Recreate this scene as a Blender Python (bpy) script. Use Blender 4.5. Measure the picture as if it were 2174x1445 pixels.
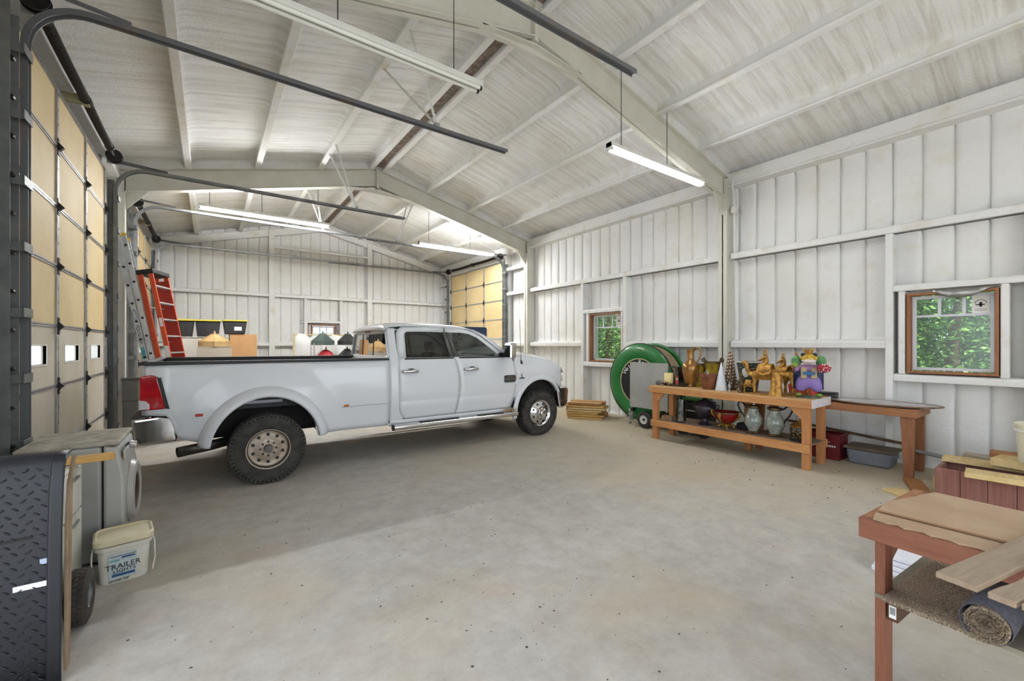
import bpy, bmesh, math, random
from mathutils import Vector, Matrix, Euler, noise
R = random.Random(11)
for _o in list(bpy.data.objects):
    bpy.data.objects.remove(_o)
SC = bpy.context.scene
COL = SC.collection
rad = math.radians

# ------------------------------------------------------------------ camera
CAM_Z = 1.647
cd = bpy.data.cameras.new('camera')
cam = bpy.data.objects.new('camera', cd)
COL.objects.link(cam)
cam.location = (0, 0, CAM_Z)
cam.rotation_euler = (rad(90), 0, rad(-35.5))
cd.sensor_width = 36.0
cd.lens = 900.0 / 2174.0 * 36.0
cd.shift_y = 7.5 / 2174.0
cd.clip_start = 0.05
cd.clip_end = 200
SC.camera = cam

# ------------------------------------------------------------------ world, sun, added daylight fill, exposure
W = bpy.data.worlds.new('sky'); SC.world = W; W.use_nodes = True
bg = W.node_tree.nodes['Background']
bg.inputs[0].default_value = (0.86, 0.93, 1.0, 1); bg.inputs[1].default_value = 1.3

def lamp(name, kind, loc, rot, energy, size=(1, 1), color=(1, 1, 1), angle=None):
    l = bpy.data.lights.new(name, kind); l.energy = energy; l.color = color
    if kind == 'AREA':
        l.shape = 'RECTANGLE'; l.size, l.size_y = size
    if angle: l.angle = angle
    o = bpy.data.objects.new(name, l); COL.objects.link(o)
    o.location = loc; o.rotation_euler = rot
    return o
lamp('sun', 'SUN', (5, -20, 30), (rad(42), 0, 0), 5.0, angle=rad(1.0), color=(1, .96, .88))
# added daylight fill: area lamps at unseen openings left of and behind the camera
lamp('daylight_fill_side', 'AREA', (-1.34, 0.7, 2.1), (rad(90), 0, rad(-90)), 34, (3.5, 4.0), (.80, .89, 1))
lamp('daylight_fill_end', 'AREA', (3.1, -3.4, 2.1), (rad(90), 0, rad(0)), 60, (5.4, 4.0), (.80, .89, 1))

SC.view_settings.view_transform = 'Standard'
SC.view_settings.look = 'None'
SC.view_settings.exposure = 0.72
SC.cycles.max_bounces = 4; SC.cycles.diffuse_bounces = 3; SC.cycles.glossy_bounces = 2; SC.cycles.transmission_bounces = 2
SC.cycles.use_adaptive_sampling = True; SC.cycles.adaptive_threshold = 0.1; SC.cycles.adaptive_min_samples = 16
SC.cycles.transparent_max_bounces = 8; SC.cycles.caustics_reflective = False; SC.cycles.caustics_refractive = False; SC.cycles.sample_clamp_indirect = 6
SC.view_settings.gamma = 1.0
SC.view_settings.use_curve_mapping = False

# ------------------------------------------------------------------ materials
def lin(c):
    c = c / 255.0
    return c / 12.92 if c <= .04045 else ((c + .055) / 1.055) ** 2.4
def C(r, g, b): return (lin(r), lin(g), lin(b), 1)
MATS = {}
class NT:
    def __init__(s, name):
        m = bpy.data.materials.new(name); m.use_nodes = True
        s.m = m; s.t = m.node_tree; s.n = s.t.nodes; s.l = s.t.links
        s.b = s.n['Principled BSDF']; s.out = s.n['Material Output']
        s.co = s.n.new('ShaderNodeTexCoord')
    def node(s, typ, **kw):
        n = s.n.new(typ)
        for k, v in kw.items():
            if k.startswith('i_'):
                n.inputs[k[2:].replace('_', ' ')].default_value = v
            else: setattr(n, k, v)
        return n
    def mapping(s, scale=(1, 1, 1), coord='Object', rot=(0, 0, 0)):
        mp = s.n.new('ShaderNodeMapping'); mp.inputs['Scale'].default_value = scale; mp.inputs['Rotation'].default_value = rot
        s.l.new(s.co.outputs[coord], mp.inputs['Vector']); return mp.outputs[0]
    def noise(s, scale, detail=4, vec=None, rough=.55, dist=0):
        n = s.node('ShaderNodeTexNoise'); n.inputs['Scale'].default_value = scale; n.inputs['Detail'].default_value = detail
        n.inputs['Roughness'].default_value = rough; n.inputs['Distortion'].default_value = dist
        s.l.new(vec if vec is not None else s.co.outputs['Object'], n.inputs['Vector']); return n.outputs['Fac']
    def ramp(s, fac, stops):
        r = s.node('ShaderNodeValToRGB'); e = r.color_ramp.elements
        while len(e) < len(stops): e.new(.5)
        for x, (p, c) in zip(e, stops): x.position = p; x.color = c
        s.l.new(fac, r.inputs[0]); return r.outputs[0]
    def mix(s, fac, a, b, typ='MIX'):
        m = s.node('ShaderNodeMix', data_type='RGBA', blend_type=typ)
        for sock, v in ((m.inputs[0], fac), (m.inputs[6], a), (m.inputs[7], b)):
            if isinstance(v, (int, float, tuple)): sock.default_value = v
            else: s.l.new(v, sock)
        return m.outputs[2]
    def base(s, c):
        if isinstance(c, tuple): s.b.inputs['Base Color'].default_value = c
        else: s.l.new(c, s.b.inputs['Base Color'])
    def bump(s, h, strength=.3, dist=.01, prev=None):
        b = s.node('ShaderNodeBump'); b.inputs['Strength'].default_value = strength; b.inputs['Distance'].default_value = dist
        s.l.new(h, b.inputs['Height'])
        if prev: s.l.new(prev, b.inputs['Normal'])
        s.l.new(b.outputs[0], s.b.inputs['Normal']); return b.outputs[0]
    def set(s, rough=.5, metal=0, **kw):
        s.b.inputs['Roughness'].default_value = rough; s.b.inputs['Metallic'].default_value = metal
        for k, v in kw.items(): s.b.inputs[k.replace('_', ' ')].default_value = v
        return s.m
def mat(name, col, col2=None, rough=.5, metal=0, ns=6, lo=.35, hi=.65, bump=0, bs=60, bd=.004, stretch=(1, 1, 1), detail=5, **kw):
    if name in MATS: return MATS[name]
    t = NT(name); v = t.mapping(stretch)
    if col2: t.base(t.ramp(t.noise(ns, detail, v), [(lo, col), (hi, col2)]))
    else: t.base(col)
    if bump: t.bump(t.noise(bs, 4, v), bump, bd)
    MATS[name] = t.set(rough, metal, **kw); return MATS[name]
def wood(name, c1, c2, axis='y', rough=.6, knots=True, ring=14):
    if name in MATS: return MATS[name]
    t = NT(name)
    st = {'x': (.12, 1, 1), 'y': (1, .12, 1), 'z': (1, 1, .12)}[axis]
    v = t.mapping(st)
    g = t.noise(ring, 5, v, .6, .8); f = t.noise(ring * 7, 3, v)
    col = t.ramp(g, [(.3, c2), (.55, c1), (.75, c2)])
    col = t.mix(.25, col, t.ramp(f, [(.35, c2), (.65, c1)]))
    if knots:
        vo = t.node('ShaderNodeTexVoronoi'); vo.inputs['Scale'].default_value = 2.3
        t.l.new(t.mapping({'x': (.5, 1, 1), 'y': (1, .5, 1), 'z': (1, 1, .5)}[axis]), vo.inputs['Vector'])
        k = t.ramp(vo.outputs['Distance'], [(.03, (1, 1, 1, 1)), (.09, (0, 0, 0, 1))])
        col = t.mix(k, col, tuple(x * .35 for x in c2[:3]) + (1,))
    t.base(col); t.bump(f, .15, .002)
    MATS[name] = t.set(rough); return MATS[name]

def foam_mat(name, dirt=.5, streak=False):
    t = NT(name); v = t.mapping((1, 1, 1))
    big = t.noise(.9, 2, v); mid = t.noise(4, 3, v)
    base = t.ramp(big, [(.32, C(225, 223, 216)), (.5, C(229, 228, 225)), (.7, C(227, 226, 225))])
    base = t.mix(t.ramp(mid, [(.55, (0, 0, 0, 1)), (.8, (dirt, dirt, dirt, 1))]), base, C(206, 196, 170))
    fine = t.noise(34, 2, v); n2 = t.noise(9, 2, v)
    if streak:
        vs = t.mapping((.7, 14, .7)); st = t.noise(1.0, 4, vs, .65, .35)
        base = t.mix(t.ramp(st, [(.33, (.55, .55, .55, 1)), (.55, (0, 0, 0, 1))]), base, C(186, 180, 170))
        b0 = t.bump(st, .8, .016); b1 = t.bump(fine, .6, .010, b0)
    else:
        b0 = t.bump(n2, .4, .014); b1 = t.bump(fine, .55, .008, b0)
    t.base(base); MATS[name] = t.set(.85); return MATS[name]
FOAM_W = foam_mat('foam_wall', .35); FOAM_R = foam_mat('foam_roof', .45, True); FOAM_G = foam_mat('foam_girt', .75)

def concrete():
    t = NT('concrete'); v = t.mapping((1, 1, 1))
    a = t.noise(.45, 4, v, .6); b = t.noise(4.5, 6, v, .75, .1); c = t.noise(30, 2, v)
    col = t.ramp(b, [(.28, C(164, 158, 150)), (.5, C(184, 179, 171)), (.72, C(200, 196, 189))])
    col = t.mix(t.ramp(a, [(.48, (0, 0, 0, 1)), (.66, (.55, .55, .55, 1))]), col, C(190, 172, 143))
    pk = t.noise(1.4, 3, t.mapping((1, 1, 1), rot=(0, 0, 1)), .6)
    col = t.mix(t.ramp(pk, [(.6, (0, 0, 0, 1)), (.75, (.35, .35, .35, 1))]), col, C(198, 164, 146))
    # tan dirt tracked along the back and the right wall (where the wall meets the slab)
    sx = t.node('ShaderNodeSeparateXYZ'); t.l.new(t.co.outputs['Object'], sx.inputs[0])
    ad = t.node('ShaderNodeMath', operation='MULTIPLY_ADD'); t.l.new(sx.outputs[1], ad.inputs[0]); ad.inputs[1].default_value = .35
    t.l.new(sx.outputs[0], ad.inputs[2])
    nm = t.node('ShaderNodeMath', operation='MULTIPLY_ADD'); t.l.new(b, nm.inputs[0]); nm.inputs[1].default_value = 3.5; t.l.new(ad.outputs[0], nm.inputs[2])
    mr = t.node('ShaderNodeMapRange'); t.l.new(nm.outputs[0], mr.inputs[0]); mr.inputs[1].default_value = 6.0; mr.inputs[2].default_value = 10.8; mr.inputs[4].default_value = .9
    col = t.mix(mr.outputs[0], col, C(196, 181, 150))
    sp = t.noise(75, 2, v, .5)
    col = t.mix(t.ramp(sp, [(.70, (0, 0, 0, 1)), (.74, (.5, .5, .5, 1))]), col, C(120, 108, 95))
    t.base(col); t.bump(c, .25, .003)
    r = t.node('ShaderNodeMapRange'); t.l.new(b, r.inputs[0]); r.inputs[3].default_value = .5; r.inputs[4].default_value = .75
    t.l.new(r.outputs[0], t.b.inputs['Roughness'])
    return t.m
CONC = concrete()
def glass(name, tint=(1, 1, 1, 1), trans=.85, rough=.02, top=.9):
    t = NT(name); t.n.remove(t.b)
    a = t.node('ShaderNodeBsdfTransparent'); a.inputs[0].default_value = tint
    g = t.node('ShaderNodeBsdfGlossy'); g.inputs['Roughness'].default_value = rough
    fr = t.node('ShaderNodeLayerWeight'); fr.inputs[0].default_value = .35
    mr = t.node('ShaderNodeMapRange'); t.l.new(fr.outputs['Fresnel'], mr.inputs[0]); mr.inputs[3].default_value = 1 - trans; mr.inputs[4].default_value = top
    m = t.node('ShaderNodeMixShader'); t.l.new(mr.outputs[0], m.inputs[0]); t.l.new(a.outputs[0], m.inputs[1]); t.l.new(g.outputs[0], m.inputs[2])
    t.l.new(m.outputs[0], t.out.inputs[0]); return t.m
def translucent(name):
    t = NT(name); t.n.remove(t.b); a = t.node('ShaderNodeBsdfTransparent'); g = t.node('ShaderNodeBsdfTranslucent'); g.inputs[0].default_value = (.9, .92, .95, 1)
    m = t.node('ShaderNodeMixShader'); m.inputs[0].default_value = .35; t.l.new(a.outputs[0], m.inputs[1]); t.l.new(g.outputs[0], m.inputs[2]); t.l.new(m.outputs[0], t.out.inputs[0]); return t.m
def emit(name, col, s):
    t = NT(name); return t.set(.5, 0, Emission_Color=col, Emission_Strength=s)

STEEL_PRIMER = mat('primer_steel', C(206, 203, 188), C(214, 211, 201), .55, ns=3, bump=.05)
GALV = mat('galvanized', C(142, 144, 144), C(168, 170, 170), .45, .4, ns=12, lo=.3, hi=.7)
GALV_D = mat('dark_galvanized', C(104, 106, 105), C(126, 128, 126), .5, .25, ns=6)
RUSTY = mat('rusty_track', C(104, 106, 108), C(132, 112, 96), .5, .25, ns=4, lo=.55, hi=.75)
BLACKM = mat('black_metal', C(26, 24, 24), C(48, 42, 40), .45, .3, ns=15)
TAN = mat('tan_panel', C(226, 203, 154), C(216, 190, 138), .65, ns=1.3, bump=.04)
TAN_LOW = mat('light_leak_panel', C(208, 200, 184), C(196, 186, 164), .7, ns=1.6, bump=.04)  # lower door sections: light leaking in is put into a paler colour
TRIM_M = mat('rail_metal', C(190, 190, 190), C(164, 164, 166), .35, .6, ns=10)
WHITE = mat('white_plastic', C(232, 231, 226), C(222, 219, 210), .4, ns=5)
BROWNINS = mat('bare_insulation', C(116, 98, 88), C(160, 146, 134), .8, ns=14, bump=.5, bs=30, bd=.01)
BLACK = mat('black', C(18, 18, 18), rough=.5)
RUBBER = mat('rubber', C(42, 41, 40), C(66, 63, 58), .8, ns=10, bump=.1)
CHROME = mat('chrome', C(225, 226, 230), rough=.1, metal=1)
WINWOOD = wood('window_wood', C(160, 106, 68), C(128, 78, 46), 'z', .5, False)
GLASS = glass('window_glass', (.82, .88, .84, 1), .93)
PRINT = mat('black_print', C(30, 30, 34), rough=.7)
WPRINT = mat('white_print', C(240, 240, 240), rough=.6)

# ------------------------------------------------------------------ geometry helpers
class MB:
    def __init__(s): s.v = []; s.f = []
    def add(s, vs, fs):
        o = len(s.v); s.v += [tuple(p) for p in vs]; s.f += [tuple(i + o for i in q) for q in fs]; return s
    def box(s, x0, y0, z0, x1, y1, z1, M=None):
        x0, x1 = min(x0, x1), max(x0, x1); y0, y1 = min(y0, y1), max(y0, y1); z0, z1 = min(z0, z1), max(z0, z1)
        vs = [Vector(p) for p in ((x0, y0, z0), (x1, y0, z0), (x1, y1, z0), (x0, y1, z0), (x0, y0, z1), (x1, y0, z1), (x1, y1, z1), (x0, y1, z1))]
        if M is not None: vs = [M @ p for p in vs]
        return s.add(vs, [(0, 3, 2, 1), (4, 5, 6, 7), (0, 1, 5, 4), (1, 2, 6, 5), (2, 3, 7, 6), (3, 0, 4, 7)])
    def bar(s, p0, p1, w, h, up=(0, 0, 1)):
        p0, p1 = Vector(p0), Vector(p1); d = p1 - p0; L = d.length; d.normalize()
        u = Vector(up)
        if abs(d.dot(u)) > .98: u = Vector((1, 0, 0))
        sd = d.cross(u).normalized(); u = sd.cross(d)
        M = Matrix((sd, d, u)).transposed().to_4x4(); M.translation = p0
        return s.box(-w / 2, 0, -h / 2, w / 2, L, h / 2, M)
    def tube(s, pts, r, n=10, cap=True, flat=1.0):
        pts = [Vector(p) for p in pts]; k = len(pts); rs = r if isinstance(r, (list, tuple)) else [r] * k
        T = [(pts[min(i + 1, k - 1)] - pts[max(i - 1, 0)]).normalized() for i in range(k)]
        u = Vector((0, 0, 1)) if abs(T[0].z) < .9 else Vector((1, 0, 0))
        vs = []
        for i in range(k):
            u = (u - T[i] * u.dot(T[i])).normalized(); w = T[i].cross(u)
            for j in range(n):
                a = 2 * math.pi * j / n
                vs.append(pts[i] + (u * math.cos(a) + w * math.sin(a) * flat) * rs[i])
        fs = [(i * n + j, i * n + (j + 1) % n, (i + 1) * n + (j + 1) % n, (i + 1) * n + j) for i in range(k - 1) for j in range(n)]
        if cap: fs += [tuple(range(n - 1, -1, -1)), tuple((k - 1) * n + j for j in range(n))]
        return s.add(vs, fs)
    def cyl(s, p0, p1, r0, r1=None, n=20, cap=True): return s.tube([p0, p1], [r0, r0 if r1 is None else r1], n, cap)
    def lathe(s, prof, n=28, c=(0, 0, 0), M=None, sx=1, sy=1, mod=None, cap=True):
        vs = []; c = Vector(c)
        for (r, z) in prof:
            for j in range(n):
                a = 2 * math.pi * j / n; q = r * (mod(a, z) if mod else 1)
                p = Vector((q * math.cos(a) * sx, q * math.sin(a) * sy, z))
                vs.append((M @ p if M is not None else p) + c)
        k = len(prof)
        fs = [(i * n + j, i * n + (j + 1) % n, (i + 1) * n + (j + 1) % n, (i + 1) * n + j) for i in range(k - 1) for j in range(n)]
        if cap and prof[0][0] > 1e-3: fs.append(tuple(range(n - 1, -1, -1)))
        if cap and prof[-1][0] > 1e-3: fs.append(tuple((k - 1) * n + j for j in range(n)))
        return s.add(vs, fs)
    def ball(s, c, r, n=14, m=9, M=None):
        rx, ry, rz = r if isinstance(r, (list, tuple)) else (r, r, r)
        prof = [(math.sin(math.pi * i / m), -math.cos(math.pi * i / m)) for i in range(m + 1)]
        S = Matrix.Diagonal((rx, ry, rz)).to_4x4()
        return s.lathe([(max(p[0], 1e-4), p[1]) for p in prof], n, c, (M.to_4x4() @ S) if M is not None else S)
    def prism(s, poly, axis, a, b):
        n = len(poly); mk = {'x': lambda p, t: (t, p[0], p[1]), 'y': lambda p, t: (p[0], t, p[1]), 'z': lambda p, t: (p[0], p[1], t)}[axis]
        vs = [mk(p, a) for p in poly] + [mk(p, b) for p in poly]
        fs = [tuple(range(n)), tuple(range(2 * n - 1, n - 1, -1))] + [(i, i + n, (i + 1) % n + n, (i + 1) % n) for i in range(n)]
        return s.add(vs, fs)
    def grid(s, rows, closed=False):
        n = len(rows[0]); vs = [p for r in rows for p in r]
        fs = [(i * n + j, i * n + (j + 1) % n, (i + 1) * n + (j + 1) % n, (i + 1) * n + j) for i in range(len(rows) - 1) for j in range(n if closed else n - 1)]
        return s.add(vs, fs)
    def ribbon(s, pts, y0, y1, th):
        """sweep a flat bar (thickness th, spanning y0..y1) along a path of (x, z) points"""
        k = len(pts); rows = []
        for i, (x, z) in enumerate(pts):
            a = Vector(pts[max(i - 1, 0)]); b = Vector(pts[min(i + 1, k - 1)]); t = (b - a).normalized(); nx, nz = -t.y * th / 2, t.x * th / 2
            rows.append([(x + nx, y0, z + nz), (x + nx, y1, z + nz), (x - nx, y1, z - nz), (x - nx, y0, z - nz)])
        s.grid(rows, True); o = len(s.v) - 4 * k
        s.f += [(o, o + 1, o + 2, o + 3), (len(s.v) - 1, len(s.v) - 2, len(s.v) - 3, len(s.v) - 4)]
        return s
    def mesh(s, name, m, smooth=None):
        me = bpy.data.meshes.new(name); me.from_pydata(s.v, [], s.f); me.validate()
        bm = bmesh.new(); bm.from_mesh(me); bmesh.ops.recalc_face_normals(bm, faces=bm.faces); bm.to_mesh(me); bm.free()
        if m: me.materials.append(m)
        if smooth:
            for p in me.polygons: p.use_smooth = True
            me.set_sharp_from_angle(angle=rad(smooth))
        return me
    def build(s, name, m, parent=None, smooth=None, bevel=0, seg=2, sub=0, solid=0, loc=None, rz=0):
        return link(name, s.mesh(name, m, smooth), parent, bevel, seg, sub, solid, loc, rz)
def link(name, me, parent=None, bevel=0, seg=2, sub=0, solid=0, loc=None, rz=0):
    o = bpy.data.objects.new(name, me); COL.objects.link(o)
    if parent: o.parent = parent
    if loc: o.location = loc
    if rz: o.rotation_euler[2] = rz
    if solid: d = o.modifiers.new('solid', 'SOLIDIFY'); d.thickness = solid; d.offset = 0
    if bevel: b = o.modifiers.new('bevel', 'BEVEL'); b.width = bevel; b.segments = seg; b.limit_method = 'ANGLE'; b.angle_limit = rad(35)
    if sub: b = o.modifiers.new('sub', 'SUBSURF'); b.levels = sub; b.render_levels = sub
    return o
def tag(o, label, cat, group=None, kind=None):
    o['label'] = label; o['category'] = cat
    if group: o['group'] = group
    if kind: o['kind'] = kind
    return o
def thing(name, label, cat, loc=(0, 0, 0), rz=0, group=None, kind=None, rot=None):
    o = bpy.data.objects.new(name, None); COL.objects.link(o); o.location = loc
    o.rotation_euler = rot if rot else (0, 0, rz); o.empty_display_size = .1
    return tag(o, label, cat, group, kind)
def struct(o, label=None, cat=None):
    o['kind'] = 'structure'
    if label: o['label'] = label
    if cat: o['category'] = cat
    return o
def copy_tree(o, parent=None):
    c = o.copy(); COL.objects.link(c); c.parent = parent
    for ch in list(o.children): copy_tree(ch, c)
    return c
def text(name, body, size, loc, right, up, m, parent=None, extrude=.0008, align='CENTER', shear=0, sx=1):
    cu = bpy.data.curves.new(name, 'FONT'); cu.body = body; cu.size = size; cu.extrude = extrude; cu.align_x = align; cu.align_y = 'CENTER'; cu.shear = shear
    cu.resolution_u = 2
    tmp = bpy.data.objects.new(name + '_tmp', cu); me = bpy.data.meshes.new_from_object(tmp); bpy.data.objects.remove(tmp); bpy.data.curves.remove(cu)
    me.materials.clear(); me.materials.append(m)
    o = bpy.data.objects.new(name, me); COL.objects.link(o)
    r = Vector(right).normalized(); u = Vector(up).normalized(); n = r.cross(u)
    M = Matrix((r, u, n)).transposed().to_4x4(); M.translation = Vector(loc)
    if parent: o.parent = parent
    o.matrix_local = M @ Matrix.Diagonal((sx, 1, 1, 1)); return o
def skin(name, nodes, edges, m, parent=None, sub=2, root=0, loc=None, rz=0):
    me = bpy.data.meshes.new(name); me.from_pydata([n[0] for n in nodes], edges, []); me.materials.append(m)
    o = bpy.data.objects.new(name, me); COL.objects.link(o)
    if parent: o.parent = parent
    if loc: o.location = loc
    if rz: o.rotation_euler[2] = rz
    md = o.modifiers.new('skin', 'SKIN'); md.use_smooth_shade = True
    sv = me.skin_vertices[0].data
    for i, n in enumerate(nodes):
        r = n[1]; sv[i].radius = r if isinstance(r, tuple) else (r, r); sv[i].use_root = (i == root)
    b = o.modifiers.new('sub', 'SUBSURF'); b.levels = sub; b.render_levels = sub
    return o
def arc(c, r, a0, a1, n, r2=None):
    r2 = r if r2 is None else r2
    return [(c[0] + r * math.cos(rad(a0 + (a1 - a0) * i / n)), c[1] + r2 * math.sin(rad(a0 + (a1 - a0) * i / n))) for i in range(n + 1)]
def rrect(x0, y0, x1, y1, r, n=4):
    p = []
    for cx, cy, a in ((x1 - r, y1 - r, 0), (x0 + r, y1 - r, 90), (x0 + r, y0 + r, 180), (x1 - r, y0 + r, 270)): p += arc((cx, cy), r, a, a + 90, n)
    return p
def lerp(tab, x):
    if x <= tab[0][0]: return tab[0][1]
    for (a, b), (c, d) in zip(tab, tab[1:]):
        if x <= c: return b + (d - b) * (x - a) / (c - a)
    return tab[-1][1]
# ================================================================== STRUCTURE
RX = 3.18                                   # ridge line
def roof(x): return 5.90 - .24 * abs(x - RX)          # sprayed foam surface
def purl(x): return 5.72 - .24 * abs(x - RX)          # purlin underside / rafter top
YA, Y1, Y2, YE = -3.5, 4.03, 9.9, 15.82     # near wall, frame one, frame two, far wall
XL, XR = -1.5, 7.86

fl = MB().box(-1.9, YA - .4, -.2, 8.3, 16.4, 0).build('floor', CONC); struct(fl, 'dusty grey concrete floor slab with tan dirt', 'floor')
# outside ground
og = MB().box(-30, -30, -.45, 60, 60, -.25).build('ground_outside', mat('gravel_ground', C(150, 146, 136), C(128, 126, 112), .9, ns=.6)); struct(og, 'pale gravel ground outside the building', 'ground')

# ceiling: two roof sheets, foam panels, purlins
ce = MB()
for s in (-1, 1):
    xa, xb = RX, RX + s * 5.2
    ce.add([(xa, YA - .3, 5.95), (xb, YA - .3, 5.95 - .24 * 5.2), (xb, 16.2, 5.95 - .24 * 5.2), (xa, 16.2, 5.95),
            (xa, YA - .3, 6.0), (xb, YA - .3, 6.0 - .24 * 5.2), (xb, 16.2, 6.0 - .24 * 5.2), (xa, 16.2, 6.0)],
           [(0, 1, 2, 3), (4, 7, 6, 5), (0, 4, 5, 1), (1, 5, 6, 2), (2, 6, 7, 3), (3, 7, 4, 0)])
ceil_o = ce.build('ceiling', FOAM_R); struct(ceil_o, 'white spray-foamed metal roof on purlins', 'ceiling')
PD = [.15, 1.24, 2.4, 3.5, 4.62]
for s in (-1, 1):
    for i in range(4):
        d0, d1 = PD[i] + .03, PD[i + 1] - .03
        for y0, y1 in ((YA, Y1 - .02), (Y1 + .02, Y2 - .02), (Y2 + .02, YE)):
            nd, ny = 14, 26; rows = []
            for a in range(ny + 1):
                y = y0 + (y1 - y0) * a / ny; row = []
                for b in range(nd + 1):
                    u = b / nd; u = .5 - .5 * math.cos(math.pi * u); d = d0 + (d1 - d0) * u
                    e = min(d - d0, d1 - d); ey = min(y - y0, y1 - y)
                    cove = .055 * math.exp(-e / .04) + .05 * math.exp(-ey / .06)
                    cove += .012 * noise.noise(Vector((s * d * 2.2, y * 1.4, 7))) + .008 * noise.noise(Vector((s * d * 1.2, y * 7, 1)))
                    x = RX + s * d; row.append((x, y, roof(x) - cove))
                rows.append(row)
            MB().grid(rows).build('foam_panel', FOAM_R, ceil_o, smooth=60)
    for d in PD[:4]:
        x = RX + s * d; z = purl(x)
        # zee purlin: wide lip below, web above, foamed over
        prof = [(x - .05, z - .01), (x + .05, z - .01), (x + .056, z + .022), (x + .03, z + .034), (x + .036, z + .22), (x - .036, z + .22), (x - .03, z + .034), (x - .056, z + .022)]
        MB().prism(prof, 'y', YA, YE).build('purlin', FOAM_G, ceil_o, bevel=.008)
    x = RX + s * 4.42; z = 4.47                                # eave strut
    MB().prism([(x, z), (x + s * .26, z), (x + s * .26, z + .28), (x + s * .02, z + .24), (x + s * .02, z + .04), (x, z + .04)], 'y', YA, YE).build('eave_strut', FOAM_G, ceil_o, bevel=.012)
MB().box(RX - .11, YA, 5.765, RX + .11, YE, 5.80).build('ridge_strip', BROWNINS, ceil_o)

# foam packed between the rafters and the roof
for y in (Y1, Y2):
    for s in (-1, 1):
        xo = RX + s * 4.62
        MB().prism([(RX, purl(RX) - .005), (xo, purl(xo) - .005), (xo, roof(xo) + .02), (RX, roof(RX) + .02)], 'y', y - .07, y + .07).build('foam_fillet', FOAM_R, ceil_o)
# steel frames
def ibeam(mb, p0, p1, depth0, depth1, fw, y, web=.02, ft=.018):
    """I section whose TOP edge runs p0->p1 in the XZ plane; depth measured straight down (or inward for columns)"""
    for k0, k1, w0 in (((0, ft), (0, ft), fw), ((depth0 - ft, depth0), (depth1 - ft, depth1), fw), ((0, depth0), (0, depth1), web)):
        a = [(p0[0], p0[1] - k0[0]), (p1[0], p1[1] - k1[0]), (p1[0], p1[1] - k1[1]), (p0[0], p0[1] - k0[1])]
        mb.prism(a, 'y', y - w0 / 2, y + w0 / 2)
    return mb
for fi, (y, lab) in enumerate(((Y1, 'near pale steel portal frame crossing above the lit lamp by the bench'), (Y2, 'far pale steel portal frame spanning over the white pickup'))):
    fr = thing('steel_frame', lab, 'steel frame', (0, 0, 0), group='steel portal frames')
    for s in (-1, 1):
        xk = RX + s * 4.37
        m = MB(); ibeam(m, (RX, purl(RX)), (RX + s * 4.62, purl(RX + s * 4.62)), .40, .40, .16, y)
        m.build('rafter', STEEL_PRIMER, fr)
        # foam-crusted lower flange edge
        m = MB(); xo = RX + s * 4.62
        for xa, xb, w in ((xk, xk + s * .02, .16), (xo, xo + s * .02, .16), (xk, xo, .02)):
            m.box(xa, y - w / 2, 0, xb, y + w / 2, purl(xo) if xb != xk + s * .02 else purl(xk) - .38)
        m.build('column', STEEL_PRIMER, fr)
        MB().box(xk + s * .02, y - .079, 0, xo, y + .079, purl(xo) - .3).build('column_packing', STEEL_PRIMER, fr)
        MB().box(xk - s * .0, y - .09, 0, xo, y + .09, .02).build('base_plate', STEEL_PRIMER, fr)
    for s in (-1, 1):
        xo = RX + s * 4.64; xk = RX + s * 4.05
        MB().prism([(xk, purl(xk) - .39), (RX + s * 4.37, purl(RX + s * 4.37) - .39), (RX + s * 4.37, 3.98)], 'y', y - .01, y + .01).build('knee_plate', STEEL_PRIMER, fr)
        MB().box(RX + s * 4.38, y - .075, purl(xo) - .45, xo, y + .075, purl(xo) + .02).build('knee_plate', STEEL_PRIMER, fr)
    # apex splice plates and haunch below the ridge
    m = MB(); m.box(RX - .025, y - .085, 5.26, RX + .025, y + .085, 5.74); m.build('splice_plate', STEEL_PRIMER, fr)
    m = MB(); m.prism([(RX - .75, purl(RX - .75) - .39), (RX + .75, purl(RX + .75) - .39), (RX, 5.23)], 'y', y - .01, y + .01)
    m.prism([(RX - .75, purl(RX - .75) - .40), (RX, 5.215), (RX + .75, purl(RX + .75) - .40), (RX + .75, purl(RX + .75) - .385), (RX, 5.235), (RX - .75, purl(RX - .75) - .385)], 'y', y - .08, y + .08)
    m.build('haunch', STEEL_PRIMER, fr)

# ---------------- walls: backing sheet with real openings, foam panels between the ribs, girts and posts
def strip(parent, axis, pos, sgn, a0, a1, z0, z1, ztop=None):
    """one foamed panel between two ribs; axis 'x': wall plane X=pos facing sgn (runs along Y); axis 'y': plane Y=pos"""
    w = a1 - a0
    us = [0, .025, .06, .2, .5, .8, .94, .975, 1]; ds = [-.035, .008, .024, .031, .033, .031, .024, .008, -.035]
    h = z1 - z0; zs = [0, .03, .07, .15] + [h * k for k in (.3, .5, .7)] + [h - .15, h - .07, h - .03, h] if h > .5 else [0, .04, h / 2, h - .04, h]
    rows = []; sd = R.random() * 50
    for zi in zs:
        e = min(zi, h - zi); cz = .05 * math.exp(-e / .03); row = []
        for u, d in zip(us, ds):
            a = a0 + w * u
            z = z0 + zi
            if ztop: z = z0 + zi * (ztop(a) - z0) / h
            dd = d + cz + .012 * noise.noise(Vector((a * 3, z * 1.7, sd)))
            row.append((pos + sgn * dd, a, z) if axis == 'x' else (a, pos + sgn * dd, z))
        rows.append(row)
    return MB().grid(rows).build('foam_panel', FOAM_W, parent, smooth=50)
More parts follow.
